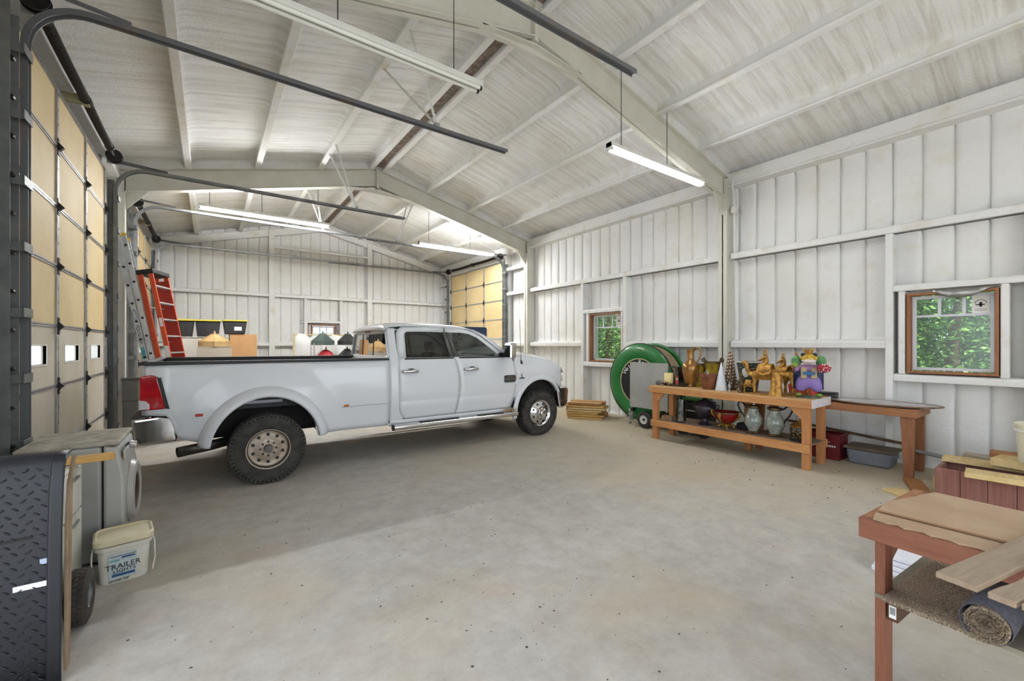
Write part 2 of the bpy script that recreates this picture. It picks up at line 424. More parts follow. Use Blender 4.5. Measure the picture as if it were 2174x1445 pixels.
def wall_boxes(mb, axis, p0, p1, a0, a1, zt, holes):
    """fill a0..a1 x 0..zt between planes p0,p1 leaving rectangular holes (h0,h1,z0,z1)"""
    cuts = sorted({a0, a1} | {h[0] for h in holes} | {h[1] for h in holes})
    for c0, c1 in zip(cuts, cuts[1:]):
        hs = sorted([h for h in holes if h[0] <= c0 + 1e-6 and h[1] >= c1 - 1e-6], key=lambda h: h[2]); z = 0
        for seg in [(h[2], h[3]) for h in hs] + [(zt, zt)]:
            if seg[0] > z + 1e-6:
                mb.box(p0, c0, z, p1, c1, seg[0]) if axis == 'x' else mb.box(c0, p0, z, c1, p1, seg[0])
            z = seg[1]
    return mb
WIN1 = (.74, 1.56, 1.26, 2.32); WIN2 = (6.42, 7.42, 1.22, 2.38); WIN3 = (2.80, 3.60, 1.30, 2.30)
DR = (11.14, 14.80)
wr = wall_boxes(MB(), 'x', XR, XR + .1, YA, 16.2, 4.80, [WIN1, WIN2, (DR[0], DR[1], 0, 4.27)]).build('wall_right', FOAM_W); struct(wr, 'white foamed long wall with two windows and a bench', 'wall')
GL, GU = (1.585, 1.70), (3.17, 3.28)
y = -1.0
while y < 15.6:
    y0, y1 = y, y + .305; y += .305
    if y1 > DR[0] - .1 and y0 < DR[1] + .1:
        if y0 > DR[0] and y1 < DR[1]: strip(wr, 'x', XR, -1, y0, y1, 4.3, 4.5)
        continue
    ym = (y0 + y1) / 2
    for z0, z1 in ((0, GL[0]), (GL[1], GU[0]), (GU[1], 4.5)):
        hit = [w for w in (WIN1, WIN2) if y1 > w[0] - .02 and y0 < w[1] + .02 and z1 > w[2] and z0 < w[3]]
        if hit:
            w = hit[0]
            if z0 < w[2] - .15: strip(wr, 'x', XR, -1, y0, y1, z0, w[2] - .06)
            if z1 > w[3] + .15: strip(wr, 'x', XR, -1, y0, y1, w[3] + .06, z1)
        else: strip(wr, 'x', XR, -1, y0, y1, z0, z1)
XG = 7.63                                       # inner face of girts
def girt(parent, y0, y1, zz, name='girt'):
    return MB().prism([(XG, zz[0]), (XG - .005, zz[1] - .02), (XG + .02, zz[1]), (XR, zz[1] + .02), (XR, zz[0] + .03)], 'y', y0, y1).build(name, FOAM_G, parent, bevel=.012, seg=2)
def post(parent, y0, y1, z0, z1): return MB().box(XG - .003, y0, z0, XR, y1, z1).build('post', FOAM_G, parent, bevel=.012)
girt(wr, YA, Y1 - .1, GU); girt(wr, 1.78, Y1 - .1, GL); post(wr, 1.70, 1.785, 0, GU[0]); post(wr, .40, .52, 0, GU[0])
girt(wr, .52, 1.70, (2.36, 2.45), 'header'); girt(wr, .52, 1.70, (1.14, 1.24), 'sill'); girt(wr, YA, .40, GL)
post(wr, 1.575, 1.645, 1.24, 2.36); post(wr, .66, .73, 1.24, 2.36)
girt(wr, Y1 + .1, Y2 - .1, GU); girt(wr, Y1 + .1, 6.28, GL); girt(wr, 7.70, Y2 - .1, GL)
post(wr, 6.27, 6.37, 0, GU[0]); post(wr, 7.62, 7.71, 0, GU[0]); girt(wr, 6.37, 7.62, (2.40, 2.50), 'header'); girt(wr, 6.37, 7.62, (1.10, 1.21), 'sill')
post(wr, 7.44, 7.52, 1.21, 2.40); post(wr, 6.39, 6.43, 1.21, 2.40)
for zz in (GL, GU, (3.95, 4.06)): girt(wr, Y2 + .1, DR[0] - .12, zz); girt(wr, DR[1] + .12, YE, zz)
post(wr, DR[0] - .13, DR[0] - .03, 0, 4.5); post(wr, DR[1] + .03, DR[1] + .13, 0, 4.5)
MB().box(XG, DR[0] - .03, 4.29, XR, DR[1] + .03, 4.47).build('header', FOAM_G, wr, bevel=.012)
# conduit beside the near column
MB().tube([(7.60, 3.86, 4.62), (7.56, 3.86, 4.45), (7.62, 3.86, 4.25), (7.66, 3.87, 3.7), (7.66, 3.87, 3.28)], .016, 8).build('conduit', FOAM_G, wr, smooth=60)
MB().box(7.60, 3.83, 3.98, 7.70, 3.91, 4.10).build('junction_box', FOAM_G, wr, bevel=.01)

# far wall
wf = MB()
wall_boxes(wf, 'y', YE, YE + .1, -1.9, 8.3, 4.55, [WIN3])
wf.prism([(-1.9, 4.55), (8.3, 4.55), (8.3, 4.72), (RX, 5.95), (-1.9, 4.72)], 'y', YE, YE + .1)
wf = wf.build('wall_far', FOAM_W); struct(wf, 'white foamed gable end wall with one small window', 'wall')
x = -1.46
while x < 7.7:
    x0, x1 = x, x + .305; x += .305
    for z0, z1 in ((0, GL[0]), (GL[1], GU[0]), (GU[1], 4.5)):
        if x1 > WIN3[0] and x0 < WIN3[1] and z1 > WIN3[2] and z0 < WIN3[3]:
            if z0 < WIN3[2]: strip(wf, 'y', YE, -1, x0, x1, z0, WIN3[2] - .06)
            if z1 > WIN3[3]: strip(wf, 'y', YE, -1, x0, x1, WIN3[3] + .06, z1)
        else: strip(wf, 'y', YE, -1, x0, x1, z0, z1)
    if min(roof(x0), roof(x1)) > 4.7: strip(wf, 'y', YE, -1, x0, x1, 4.56, min(roof(x0), roof(x1)), roof)
YG = 15.6
def egirt(x0, x1, zz, name='girt'): return MB().prism([(YG, zz[0]), (YG, zz[1] - .02), (YG + .02, zz[1]), (YE, zz[1] + .02), (YE, zz[0] + .03)], 'x', x0, x1).build(name, FOAM_G, wf, bevel=.012)
def epost(x0, x1, z0, z1): return MB().box(x0, YG - .003, z0, x1, YE, z1).build('post', FOAM_G, wf, bevel=.012)
epost(1.55, 1.72, 0, 5.33); epost(4.68, 4.84, 0, 5.30)
for a, b in ((-1.3, 1.55), (1.72, 4.68), (4.84, 7.7)): egirt(a, b, GU)
egirt(-1.3, 1.55, GL); egirt(1.72, 2.6, GL); egirt(3.8, 4.68, GL); egirt(4.84, 7.7, GL); egirt(1.72, 4.68, (4.74, 4.84)); egirt(2.66, 3.74, (2.36, 2.44), 'header')
epost(2.58, 2.68, 0, GU[0]); epost(3.72, 3.82, 0, GU[0])
for s in (-1, 1):
    m = MB(); ibeam(m, (RX, purl(RX) + .02), (RX + s * 4.6, purl(RX + s * 4.6) + .02), .24, .24, .12, 15.68); m.build('end_rafter', FOAM_G, wf)

# left wall (behind the overhead doors)
DL1 = (4.98, 8.70); DL2 = (11.0, 14.68); DL0 = (-1.2, 2.6)
wl = wall_boxes(MB(), 'x', XL - .1, XL, YA, 16.2, 4.80, [(DL0[0], DL0[1], 0, 4.27), (DL1[0], DL1[1], 0, 4.27), (DL2[0], DL2[1], 0, 4.27)]).build('wall_left', FOAM_W); struct(wl, 'foamed long wall holding the tan overhead doors', 'wall')
for y0, y1 in ((2.75, 3.9), (4.15, 4.85), (8.82, 9.78), (10.02, 10.88), (14.8, 15.8)):
    n = max(1, round((y1 - y0) / .305))
    for k in range(n): strip(wl, 'x', XL, 1, y0 + (y1 - y0) * k / n, y0 + (y1 - y0) * (k + 1) / n, 0, 4.5)
for d in (DL0, DL1, DL2):
    n = 12
    for k in range(n): strip(wl, 'x', XL, 1, d[0] + (d[1] - d[0]) * k / n, d[0] + (d[1] - d[0]) * (k + 1) / n, 4.3, 4.68)
for d in (DL1, DL2): MB().box(XL - .1, d[0] - .2, 4.235, -1.325, d[1] + .2, 4.34).build('header', FOAM_G, wl, bevel=.01)
for d in (DL1, DL2):
    for y0, y1 in ((d[0] - .2, d[0] + .0), (d[1] - .0, d[1] + .2)):
        MB().box(XL, y0, 0, -1.31, y1, 4.5).build('jamb', mat('jamb_grey', C(150, 150, 144), C(176, 174, 166), .6, ns=3), wl, bevel=.006)
# near wall (behind the camera, with its open door)
wn = wall_boxes(MB(), 'y', YA - .1, YA, -1.9, 8.3, 4.55, [(.3, 5.9, 0, 4.2)])
wn.prism([(-1.9, 4.55), (8.3, 4.55), (8.3, 4.72), (RX, 5.95), (-1.9, 4.72)], 'y', YA - .1, YA)
struct(wn.build('wall_near', FOAM_W), 'foamed end wall with an open door', 'wall')

# ---------------- windows
SCREEN = glass('dusty_pane', (.74, .82, .76, 1), .95, .2, .3)
def window(name, axis, pos, outw, a0, a1, z0, z1, lab, clear=False, sticker=False):
    """axis 'x' wall: a runs along Y, outw=+1 means outside is +axis; local coords = world"""
    t = bpy.data.objects.new(name, None); COL.objects.link(t); struct(t, lab, 'window')
    def bx(m, p0, p1, b0, b1, c0, c1):
        q0, q1 = pos + outw * p0, pos + outw * p1
        return m.box(q0, b0, c0, q1, b1, c1) if axis == 'x' else m.box(b0, q0, c0, b1, q1, c1)
    w = .03
    for b in ((a0, a1, z1 - w, z1), (a0, a1, z0, z0 + w), (a0, a0 + w, z0 + w, z1 - w), (a1 - w, a1, z0 + w, z1 - w)):
        bx(MB(), -.02, .15, *b).build('frame_board', WINWOOD, t, bevel=.003)
    i0, i1, j0, j1 = a0 + w + .012, a1 - w - .012, z0 + w + .012, z1 - w - .012; sw = .036
    SASH = mat('white_sash', C(214, 214, 220), rough=.4)
    zt = j1 - (j1 - j0) * .27
    for b in ((i0, i1, j1 - sw, j1), (i0, i1, j0, j0 + sw), (i0, i0 + sw, j0 + sw, j1 - sw), (i1 - sw, i1, j0 + sw, j1 - sw)):
        bx(MB(), .08, .12, *b).build('sash_rail', SASH, t, bevel=.003)
    bx(MB(), .085, .115, i0 + sw, i1 - sw, zt - .014, zt + .014).build('muntin', SASH, t)
    ww = (i1 - i0 - 2 * sw) / 3
    for k in (1, 2): bx(MB(), .085, .115, i0 + sw + ww * k - .014, i0 + sw + ww * k + .014, zt + .014, j1 - sw).build('muntin', SASH, t)
    g = GLASS if clear else SCREEN
    for k in range(3): bx(MB(), .098, .103, i0 + sw + ww * k + (.014 if k else 0), i0 + sw + ww * (k + 1) - (.014 if k < 2 else 0), zt + .014, j1 - sw).build('pane', g, t)
    bx(MB(), .098, .103, i0 + sw, i1 - sw, j0 + sw, zt - .014).build('pane', g, t)
    if sticker:
        ya = i0 + sw + .005
        st = bx(MB(), .092, .0975, ya, ya + sticker, zt + .0, j1 - sw + .005).build('sticker', WHITE, t)
        yc, zc = ya + sticker / 2, (zt + j1 - sw) / 2; xx = pos + outw * .0915
        MB().tube([(xx, yc + dy, zc + dz) for dy, dz in ((-.045, -.05), (.045, -.05), (.05, -.058), (.045, -.066), (-.045, -.066), (-.05, -.058), (-.045, -.05))], .0018, 5).build('print', PRINT, st)
        ring = [(xx, yc + .048 * math.cos(a), zc + .02 + .045 * math.sin(a)) for a in [math.pi * k / 10 for k in range(11)]]
        MB().tube(ring, .003, 6).build('emblem', PRINT, st)
        MB().box(xx - .001, yc - .035, zc + .0, xx + .001, yc + .045, zc + .012).box(xx - .001, yc - .012, zc - .02, xx + .001, yc + .012, zc + .035).build('emblem', PRINT, st)
    return t
w1 = window('window_1', 'x', 7.64, 1, *WIN1, 'large wood-framed window with a white sticker in its corner', sticker=.15)
w2 = window('window_2', 'x', 7.66, 1, *WIN2, 'narrower wood-framed window behind the green hose reel', sticker=.16)
w3 = window('window_3', 'y', 15.64, 1, *WIN3, 'small bright wood-framed window in the far end wall', clear=True)
# torn plastic film hanging over the top of the large window
fm = MB(); rows = []
for i in range(10):
    u = i / 9; yy = 1.30 - .58 * u; dz = .02 + .10 * math.sin(math.pi * min(1, u * 1.15)) ** .8
    rows.append([(7.615 - .012 * math.sin(i * 2.1), yy, 2.345), (7.607 - .01 * math.cos(i * 1.7), yy, 2.345 - dz * .5), (7.612 - .012 * math.sin(i * 1.3), yy + .01, 2.345 - dz)])
fm.grid(rows); tag(fm.build('plastic_film', glass('film', (.86, .85, .80, 1), .62, .35), smooth=60, solid=.002), 'torn scrap of clear plastic film over the large window', 'film')

# ---------------- trees outside the long wall windows
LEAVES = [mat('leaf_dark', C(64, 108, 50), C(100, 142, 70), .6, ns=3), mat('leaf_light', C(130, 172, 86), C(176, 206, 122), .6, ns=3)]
BARK = mat('bark', C(84, 68, 52), C(110, 92, 72), .9, ns=8)
def tree(x, y, h, r, lab, k):
    t = thing('tree', lab, 'tree', (x, y, -.25), group='trees outside the windows'); rr = random.Random(k)
    MB().tube([(0, 0, 0), (.1, .05, h * .35), (.05, -.1, h * .7)], [.16, .12, .05], 8).build('trunk', BARK, t, smooth=60)
    for mi in (0, 1):
        m = MB()
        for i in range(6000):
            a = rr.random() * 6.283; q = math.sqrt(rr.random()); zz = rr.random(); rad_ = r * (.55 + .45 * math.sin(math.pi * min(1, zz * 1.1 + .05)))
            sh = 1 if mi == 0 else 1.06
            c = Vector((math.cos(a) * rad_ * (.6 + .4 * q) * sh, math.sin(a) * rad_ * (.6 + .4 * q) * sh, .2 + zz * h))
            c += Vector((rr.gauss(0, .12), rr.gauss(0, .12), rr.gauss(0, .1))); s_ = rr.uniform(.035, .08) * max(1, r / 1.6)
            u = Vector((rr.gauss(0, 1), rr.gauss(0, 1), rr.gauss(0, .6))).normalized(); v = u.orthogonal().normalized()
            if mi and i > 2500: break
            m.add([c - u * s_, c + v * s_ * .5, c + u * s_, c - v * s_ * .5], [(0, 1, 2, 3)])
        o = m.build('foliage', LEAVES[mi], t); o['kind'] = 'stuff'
for k, (x, y, h, r, l) in enumerate(((13.0, 1.9, 4.6, 1.5, 'leafy green tree filling the large window'), (14.6, 4.2, 5.5, 1.9, 'tall leafy tree beyond the large window, farther back'), (15.2, .3, 5.5, 2.0, 'broad tree at the large window\'s far edge'),
                                 (13.0, 11.7, 4.6, 1.5, 'leafy green tree seen through the narrower window'), (14.8, 14.2, 5.6, 2.0, 'tall tree behind the narrower window\'s tree'), (15.4, 10.8, 5.6, 1.8, 'dark tree deep behind the narrower window'), (17.9, 5.4, 6.5, 2.6, 'big backdrop tree outside between both windows'), (18.6, 16.4, 6.5, 2.6, 'farthest backdrop tree outside the narrower window'), (18.2, 2.3, 6.8, 2.4, 'big backdrop tree straight beyond the large window'), (21.0, 3.8, 7.5, 3.4, 'farthest huge tree closing the view in the large window'), (22.0, 20.5, 7.5, 3.6, 'farthest huge tree closing the view in the narrower window'), (21.5, -.4, 7.5, 3.4, 'huge tree low behind the large window\'s sticker side'))):
    tree(x, y, h, r, l, k)
# ================================================================== OVERHEAD DOORS, TRACKS, SPRINGS, LAMPS
DPANE = translucent('milky_pane')
def overhead_door(name, lab, X, s, y0, y1):
    t = bpy.data.objects.new(name, None); COL.objects.link(t); struct(t, lab, 'garage door'); t.location = (X, y0, 0)
    L = y1 - y0; pw = L / 3; H = .61
    def bx(m, a, b, u0, u1, z0, z1): return m.box(s * a, u0, z0, s * b, u1, z1)
    for k in range(7):
        z0, z1 = k * H + .004, (k + 1) * H - .004
        for j in range(3):
            u0, u1 = j * pw + .01, (j + 1) * pw - .01
            if k == 2:
                c = (u0 + u1) / 2; h0, h1, a, b = c - .30, c + .30, 1.455, 1.63; m = MB()
                for q in ((u0, h0, z0, z1), (h1, u1, z0, z1), (h0, h1, z0, a), (h0, h1, b, z1)): bx(m, -.03, .012, *q)
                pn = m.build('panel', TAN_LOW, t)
                for q in ((h0 - .015, h1 + .015, b, b + .015), (h0 - .015, h1 + .015, a - .015, a), (h0 - .015, h0, a, b), (h1, h1 + .015, a, b)): bx(MB(), -.01, .018, *q).build('window_trim', WHITE, pn)
                bx(MB(), -.02, -.016, h0, h1, a, b).build('pane', DPANE, pn)
            else:
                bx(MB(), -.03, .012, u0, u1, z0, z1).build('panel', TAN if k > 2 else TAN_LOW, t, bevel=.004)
        for j in range(4):
            u = min(max(j * pw, .03), L - .03)
            st = bx(MB(), -.02, .03, u - .028, u + .028, z0 + .01, z1 - .01).build('stile', TRIM_M, t, bevel=.003)
            m = MB()
            for q in range(4):
                zz = z0 + .08 + q * .15
                bx(m, .0295, .0315, u - .006, u + .006, zz - .014, zz + .014)
            m.build('slots', BLACKM, st)
    for k in range(0, 8):
        z = min(max(k * H, .02), 7 * H - .02)
        rl = bx(MB(), -.02, .022, 0, L, z - .018, z - .003).build('rail', TRIM_M, t)
        bx(MB(), -.02, .026, 0, L, z + .003, z + .018).build('rail', TRIM_M, t)
        if 0 < k < 7:
            for j in range(4):
                u = min(max(j * pw, .03), L - .03)
                h = MB().prism([(s * .03, z - .05), (s * .075, z), (s * .03, z + .05)], 'y', u - .022, u + .022)
                bx(h, .028, .036, u - .03, u + .03, z - .085, z + .085)
                h.build('hinge', BLACKM, t)
    return t
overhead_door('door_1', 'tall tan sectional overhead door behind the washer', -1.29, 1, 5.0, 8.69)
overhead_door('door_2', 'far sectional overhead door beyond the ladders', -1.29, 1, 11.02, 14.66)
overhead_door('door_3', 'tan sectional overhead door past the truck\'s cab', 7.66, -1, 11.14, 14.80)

def track(lab, X, s, y, x_end, m, side, z=4.36, zv=0.05, brackets=True, grp='overhead door tracks', vert=True, x0=None):
    """vertical track, quarter bend and horizontal run; channel open towards the door"""
    t = thing('door_track', lab, 'door track', (0, 0, 0), group=grp)
    r = .38
    path = ([(X, zv), (X, z - r)] if vert else []) + ([(X + s * (r - r * math.cos(rad(a))), z - r + r * math.sin(rad(a))) for a in range(10, 91, 10)] if vert else [(x0, z)]) + [(x_end, z - .01)]
    q = MB(); q.ribbon(path, y - .03, y + .03, .006)
    off = [(x, zz) for x, zz in path]
    for yy in (y - .032, y + .032): q.ribbon(path, yy - .003, yy + .003, .045)
    q.build('channel', m, t, smooth=40)
    if vert:
        MB().box(X - s * .10, y + side * .05, zv, X - s * .02, y + side * .056, z - .2).box(X - s * .10, y + side * .05, zv, X - s * .094, y + side * .12, z - .2).build('wall_angle', GALV_D, t)
        if brackets:
            for k in range(8):
                zz = .35 + k * .5
                MB().box(X + s * .028, y - side * .02, zz, X + s * .036, y + side * .17, zz + .07).box(X - s * .09, y + side * .13, zz, X + s * .03, y + side * .138, zz + .07).build('bracket', GALV_D, t, bevel=.002)
        # top support angle running back from the wall to the horizontal run
        MB().bar((X - s * .08, y + side * .045, z + .09), (X + s * .62, y + side * .03, z + .035), .006, .035).bar((X - s * .08, y + side * .02, z + .115), (X + s * .62, y + side * .005, z + .055), .035, .006).build('support_angle', RUSTY, t)
    return t
track('near door track curving over the tan door, ending in mid air', -1.17, 1, 4.90, 3.40, RUSTY, -1)
track('dark door track beyond the tan door, ending above the truck', -1.17, 1, 8.79, 3.43, GALV_D, 1)
track('track bending just behind the ladders, running past the long lit lamp', -1.17, 1, 10.92, 3.6, GALV, -1)
track('farthest left track, along the end wall', -1.17, 1, 14.76, 3.5, GALV, 1)
track('track from the tan door past the cab, nearer run', 7.54, -1, 11.04, 3.3, GALV_D, -1)
track('track from the tan door past the cab, along the end wall', 7.54, -1, 14.90, 3.2, GALV_D, 1)
track('rust-stained track end hanging overhead beside the ridge', 0, 1, 2.87, 3.62, RUSTY, -1, z=4.49, vert=False, x0=-.9)
# the near left door jamb: dark steel angle plates with stickers
jp = thing('door_jamb_plate', 'dark steel jamb plates at the picture\'s edge beside the tan door', 'jamb plate', (0, 0, 0))
MB().box(-1.30, 4.40, 0, -1.285, 4.70, 3.75).build('plate', GALV_D, jp); MB().box(-1.285, 4.70, 0, -1.20, 4.706, 4.2).build('plate', GALV_D, jp)
MB().box(-1.31, 4.52, 3.75, -1.27, 4.62, 4.4).build('wood_block', wood('pine_z', C(214, 170, 110), C(178, 130, 74), 'z'), jp)
for k in range(13): MB().cyl((-1.2, 4.715, .3 + k * .29), (-1.2, 4.76, .3 + k * .29), .016, n=8).build('bolt', BLACKM, jp)

def spring(lab, X, s, y0, y1, z, drum0=True):
    t = thing('torsion_spring', lab, 'door spring', (X, 0, z), group='torsion springs above the doors')
    MB().cyl((0, y0, 0), (0, y1, 0), .013, n=8).build('shaft', GALV, t, smooth=60)
    ym = (y0 + y1) / 2
    for a, b in ((y0 + .32, ym - .02), (ym + .02, y1 - .45)):
        n = int((b - a) / .012); pts = [(0, a + (b - a) * i / n, -.012 * math.sin(math.pi * i / n)) for i in range(n + 1)]
        MB().tube(pts, [.046 if i % 2 else .041 for i in range(n + 1)], 12).build('coil', BLACKM, t, smooth=25)
        for yy in (a, b): MB().cyl((0, yy - .03, 0), (0, yy + .03, 0), .052, n=14).build('end_cone', BLACKM, t, smooth=50)
    MB().box(-.03, ym - .035, -.06, .03, ym + .035, .06).box(-s * .2, ym - .03, -.05, 0, ym + .03, .05).build('centre_bracket', mat('olive_bracket', C(168, 160, 124), rough=.6), t, bevel=.006)
    for yy in (y0 + .08, y1 - .08):
        d = MB().cyl((0, yy - .03, 0), (0, yy + .03, 0), .075, n=22)
        d.cyl((0, yy - .035, 0), (0, yy - .025, 0), .095, n=22).cyl((0, yy + .025, 0), (0, yy + .035, 0), .095, n=22)
        d.build('cable_drum', BLACKM, t, smooth=40)
        MB().box(-s * .09, yy + .05, -.1, .05, yy + .056, .09).build('end_plate', GALV, t)
    return t
spring('black torsion spring above the nearest tan door', -1.15, 1, 4.95, 8.62, 4.43)
spring('black torsion spring above the door beyond the ladders', -1.15, 1, 10.9, 14.7, 4.43)
spring('black torsion spring above the tan door past the cab', 7.52, -1, 11.12, 14.85, 4.43)

def hanger(lab, bottom, tops):
    t = thing('track_hanger', lab, 'hanger strut', (0, 0, 0), group='white struts holding the tracks')
    for p in tops: MB().bar(p, bottom, .035, .006, (0, 1, 0)).bar(p, bottom, .006, .03, (0, 1, 0)).build('strut', FOAM_G, t)
    MB().box(bottom[0] - .03, bottom[1] - .03, bottom[2] - .03, bottom[0] + .03, bottom[1] + .03, bottom[2] + .02).build('clip', GALV, t)
px_ = RX - 1.24
hanger('white strut pair holding the nearest track', (2.33, 4.90, 4.40), [(px_ + .02, 4.85, purl(px_)), (px_, 5.75, purl(px_))])
hanger('white strut pair above the pickup\'s bed', (2.41, 8.79, 4.40), [(px_, 8.95, purl(px_)), (px_, 8.45, purl(px_))])
hanger('white strut pair beside the long lit lamp', (2.2, 10.92, 4.40), [(px_, 10.6, purl(px_)), (px_, 11.3, purl(px_))])
hanger('white strut pair right of the ridge over the cab', (4.1, 11.04, 4.40), [(4.42, 10.7, purl(4.42)), (4.42, 11.2, purl(4.42))])
hanger('white strut near the end wall, left of the ridge', (2.18, 14.76, 4.40), [(px_, 14.7, purl(px_))])
hanger('white strut near the end wall, right of the ridge', (4.16, 14.90, 4.40), [(4.42, 14.8, purl(4.42))])

LIT = emit('lit_tube', (.96, .98, 1, 1), 150.0); LIT2 = emit('lit_tube_dimmed', (.96, .98, 1, 1), 34.0); UNLIT = mat('unlit_tube', C(228, 228, 220), rough=.3); LAMPW = mat('lamp_housing', C(226, 225, 218), rough=.4)  # near lamp's tubes dimmed only to balance brightness along the room
def lampfix(lab, x0, x1, y, z, wires, lit=True, dimmed=False):
    t = thing('fluorescent_lamp', lab, 'ceiling lamp', (x0, y, z), group='hanging fluorescent lamps'); L = x1 - x0
    MB().prism([(-.055, .0), (-.04, .055), (.04, .055), (.055, 0), (.025, -.012), (-.025, -.012)], 'x', 0, L).build('housing', LAMPW, t, bevel=.003)
    for xx in (0, L - .012): MB().box(xx, -.055, -.05, xx + .012, .055, .057).build('end_cap', LAMPW, t, bevel=.004)
    for yy in (-.034, .034):
        tb = MB().cyl((.03, yy, -.028), (L - .03, yy, -.028), .019, n=14).build('tube', (LIT2 if dimmed else LIT) if lit else UNLIT, t, smooth=60)
        for xx in (.012, L - .035): MB().cyl((xx, yy, -.028), (xx + .022, yy, -.028), .021, n=12).build('socket', GALV if lit else BLACKM, tb)
    for wx in wires:
        MB().cyl((wx - x0, 0, .05), (wx - x0, 0, roof(wx) - z - .005), .005, n=6).build('hanging_wire', BLACKM, t)
    return t
lampfix('unlit two-tube fluorescent lamp hanging overhead', -.1, 2.34, 3.85, 4.36, (.9, 2.02), False)
lampfix('lit fluorescent lamp hanging before the near steel frame', 4.33, 6.57, 3.85, 4.28, (4.58, 5.62), True, True)
lampfix('lit fluorescent lamp above the pickup\'s bed, by the ladders', -.18, 2.24, 10.37, 4.36, (.0, .9, 2.0))
lampfix('lit fluorescent lamp above the pickup\'s cab', 4.60, 7.02, 10.8, 4.38, (4.9, 6.2))
# ================================================================== PICKUP TRUCK  (local: +x = front, y<0 = side facing the camera, 0 at the rear axle)
def paint():
    t = NT('truck_white'); t.base(C(218, 220, 224)); return t.set(.3, 0, Coat_Weight=.6, Coat_Roughness=.06)
PAINT = paint()
TGL = glass('truck_glass_dark', (.07, .07, .075, 1), .975, .01); TGL2 = glass('truck_glass', (.62, .70, .66, 1), .96, .01)
TRIMB = mat('black_trim', C(30, 30, 31), C(38, 38, 38), .55, ns=20)
PILLAR = mat('pillar_grey', C(82, 82, 78), C(94, 94, 88), .4, ns=3)
UNDER = mat('underbody', C(24, 23, 22), C(40, 36, 33), .8, ns=8)
RED = mat('taillight_red', C(150, 8, 22), C(196, 22, 34), .12, ns=5, Coat_Weight=1.0, Emission_Color=C(150, 8, 22), Emission_Strength=0.0)
CLEARP = mat('clear_lens', C(205, 205, 205), rough=.1, Coat_Weight=1.0)
SEAT = mat('seat_leather', C(52, 46, 42), C(66, 58, 52), .6, ns=6)
tk = thing('pickup_truck', 'white crew-cab pickup truck with dual rear fenders parked across the garage', 'truck', (.57, 6.95, 0))
YB = [(.40, .93), (.55, .965), (.78, 1.0), (1.0, 1.008), (1.2, 1.0), (1.40, .975), (1.44, .955), (1.92, .80)]
def ys(z): return lerp(YB, z)
def patch(name, L, Rr, zs, m, yf=None, nx=10, parent=None, both=True, thick=.02):
    """body-side patch between curves x=L(z) and x=R(z)"""
    for s in ((-1, 1) if both else (-1,)):
        rows = []
        for z in zs:
            a, b = L(z), Rr(z); rows.append([(a + (b - a) * i / nx, s * (yf(a + (b - a) * i / nx, z) if yf else ys(z)), z) for i in range(nx + 1)])
        MB().grid(rows).build(name, m, parent or tk, smooth=40, solid=thick)
def xpatch(name, xs, bot, top, m, yf, nz=9, thick=.02, parent=None):
    for s in (-1, 1):
        rows = []
        for x in xs:
            b, t_ = bot(x), top(x); rows.append([(x, s * yf(x, b + (t_ - b) * k / nz), b + (t_ - b) * k / nz) for k in range(nz + 1)])
        MB().grid(rows).build(name, m, parent or tk, smooth=40, solid=thick)
def fr(a, b, n): return [a + (b - a) * i / n for i in range(n + 1)]
# --- bed
def arch(x, cx, rx, rz, cz=.405):
    u = (x - cx) / rx
    return cz + rz * math.sqrt(max(0, 1 - u * u)) if abs(u) < 1 else -1
def bedbot(x):
    base = lerp([(-1.14, .88), (-.93, .86), (-.86, .60), (-.62, .53), (.62, .49), (1.52, .48)], x)
    return max(base, arch(x, 0, .60, .645))
def bedy(x, z):
    y = lerp([(.45, .955), (.62, .97), (.80, .99), (.83, 1.0), (1.1, 1.012), (1.28, 1.0), (1.36, .985), (1.42, .97)], z)
    # dual-wheel bulge swelling round the arch
    d = math.hypot(x / .74, (z - .405) / .80)
    y += .07 * max(0, 1.28 - d) / .4 if d < 1.28 else 0
    if x < -.9: y -= (x + .9) ** 2 * .9
    return y
xs = sorted(set(fr(-1.14, -.62, 14) + fr(-.62, .62, 60) + fr(.62, 1.52, 14)))
xpatch('bed_side', xs, bedbot, lambda x: 1.415, PAINT, bedy, 14)
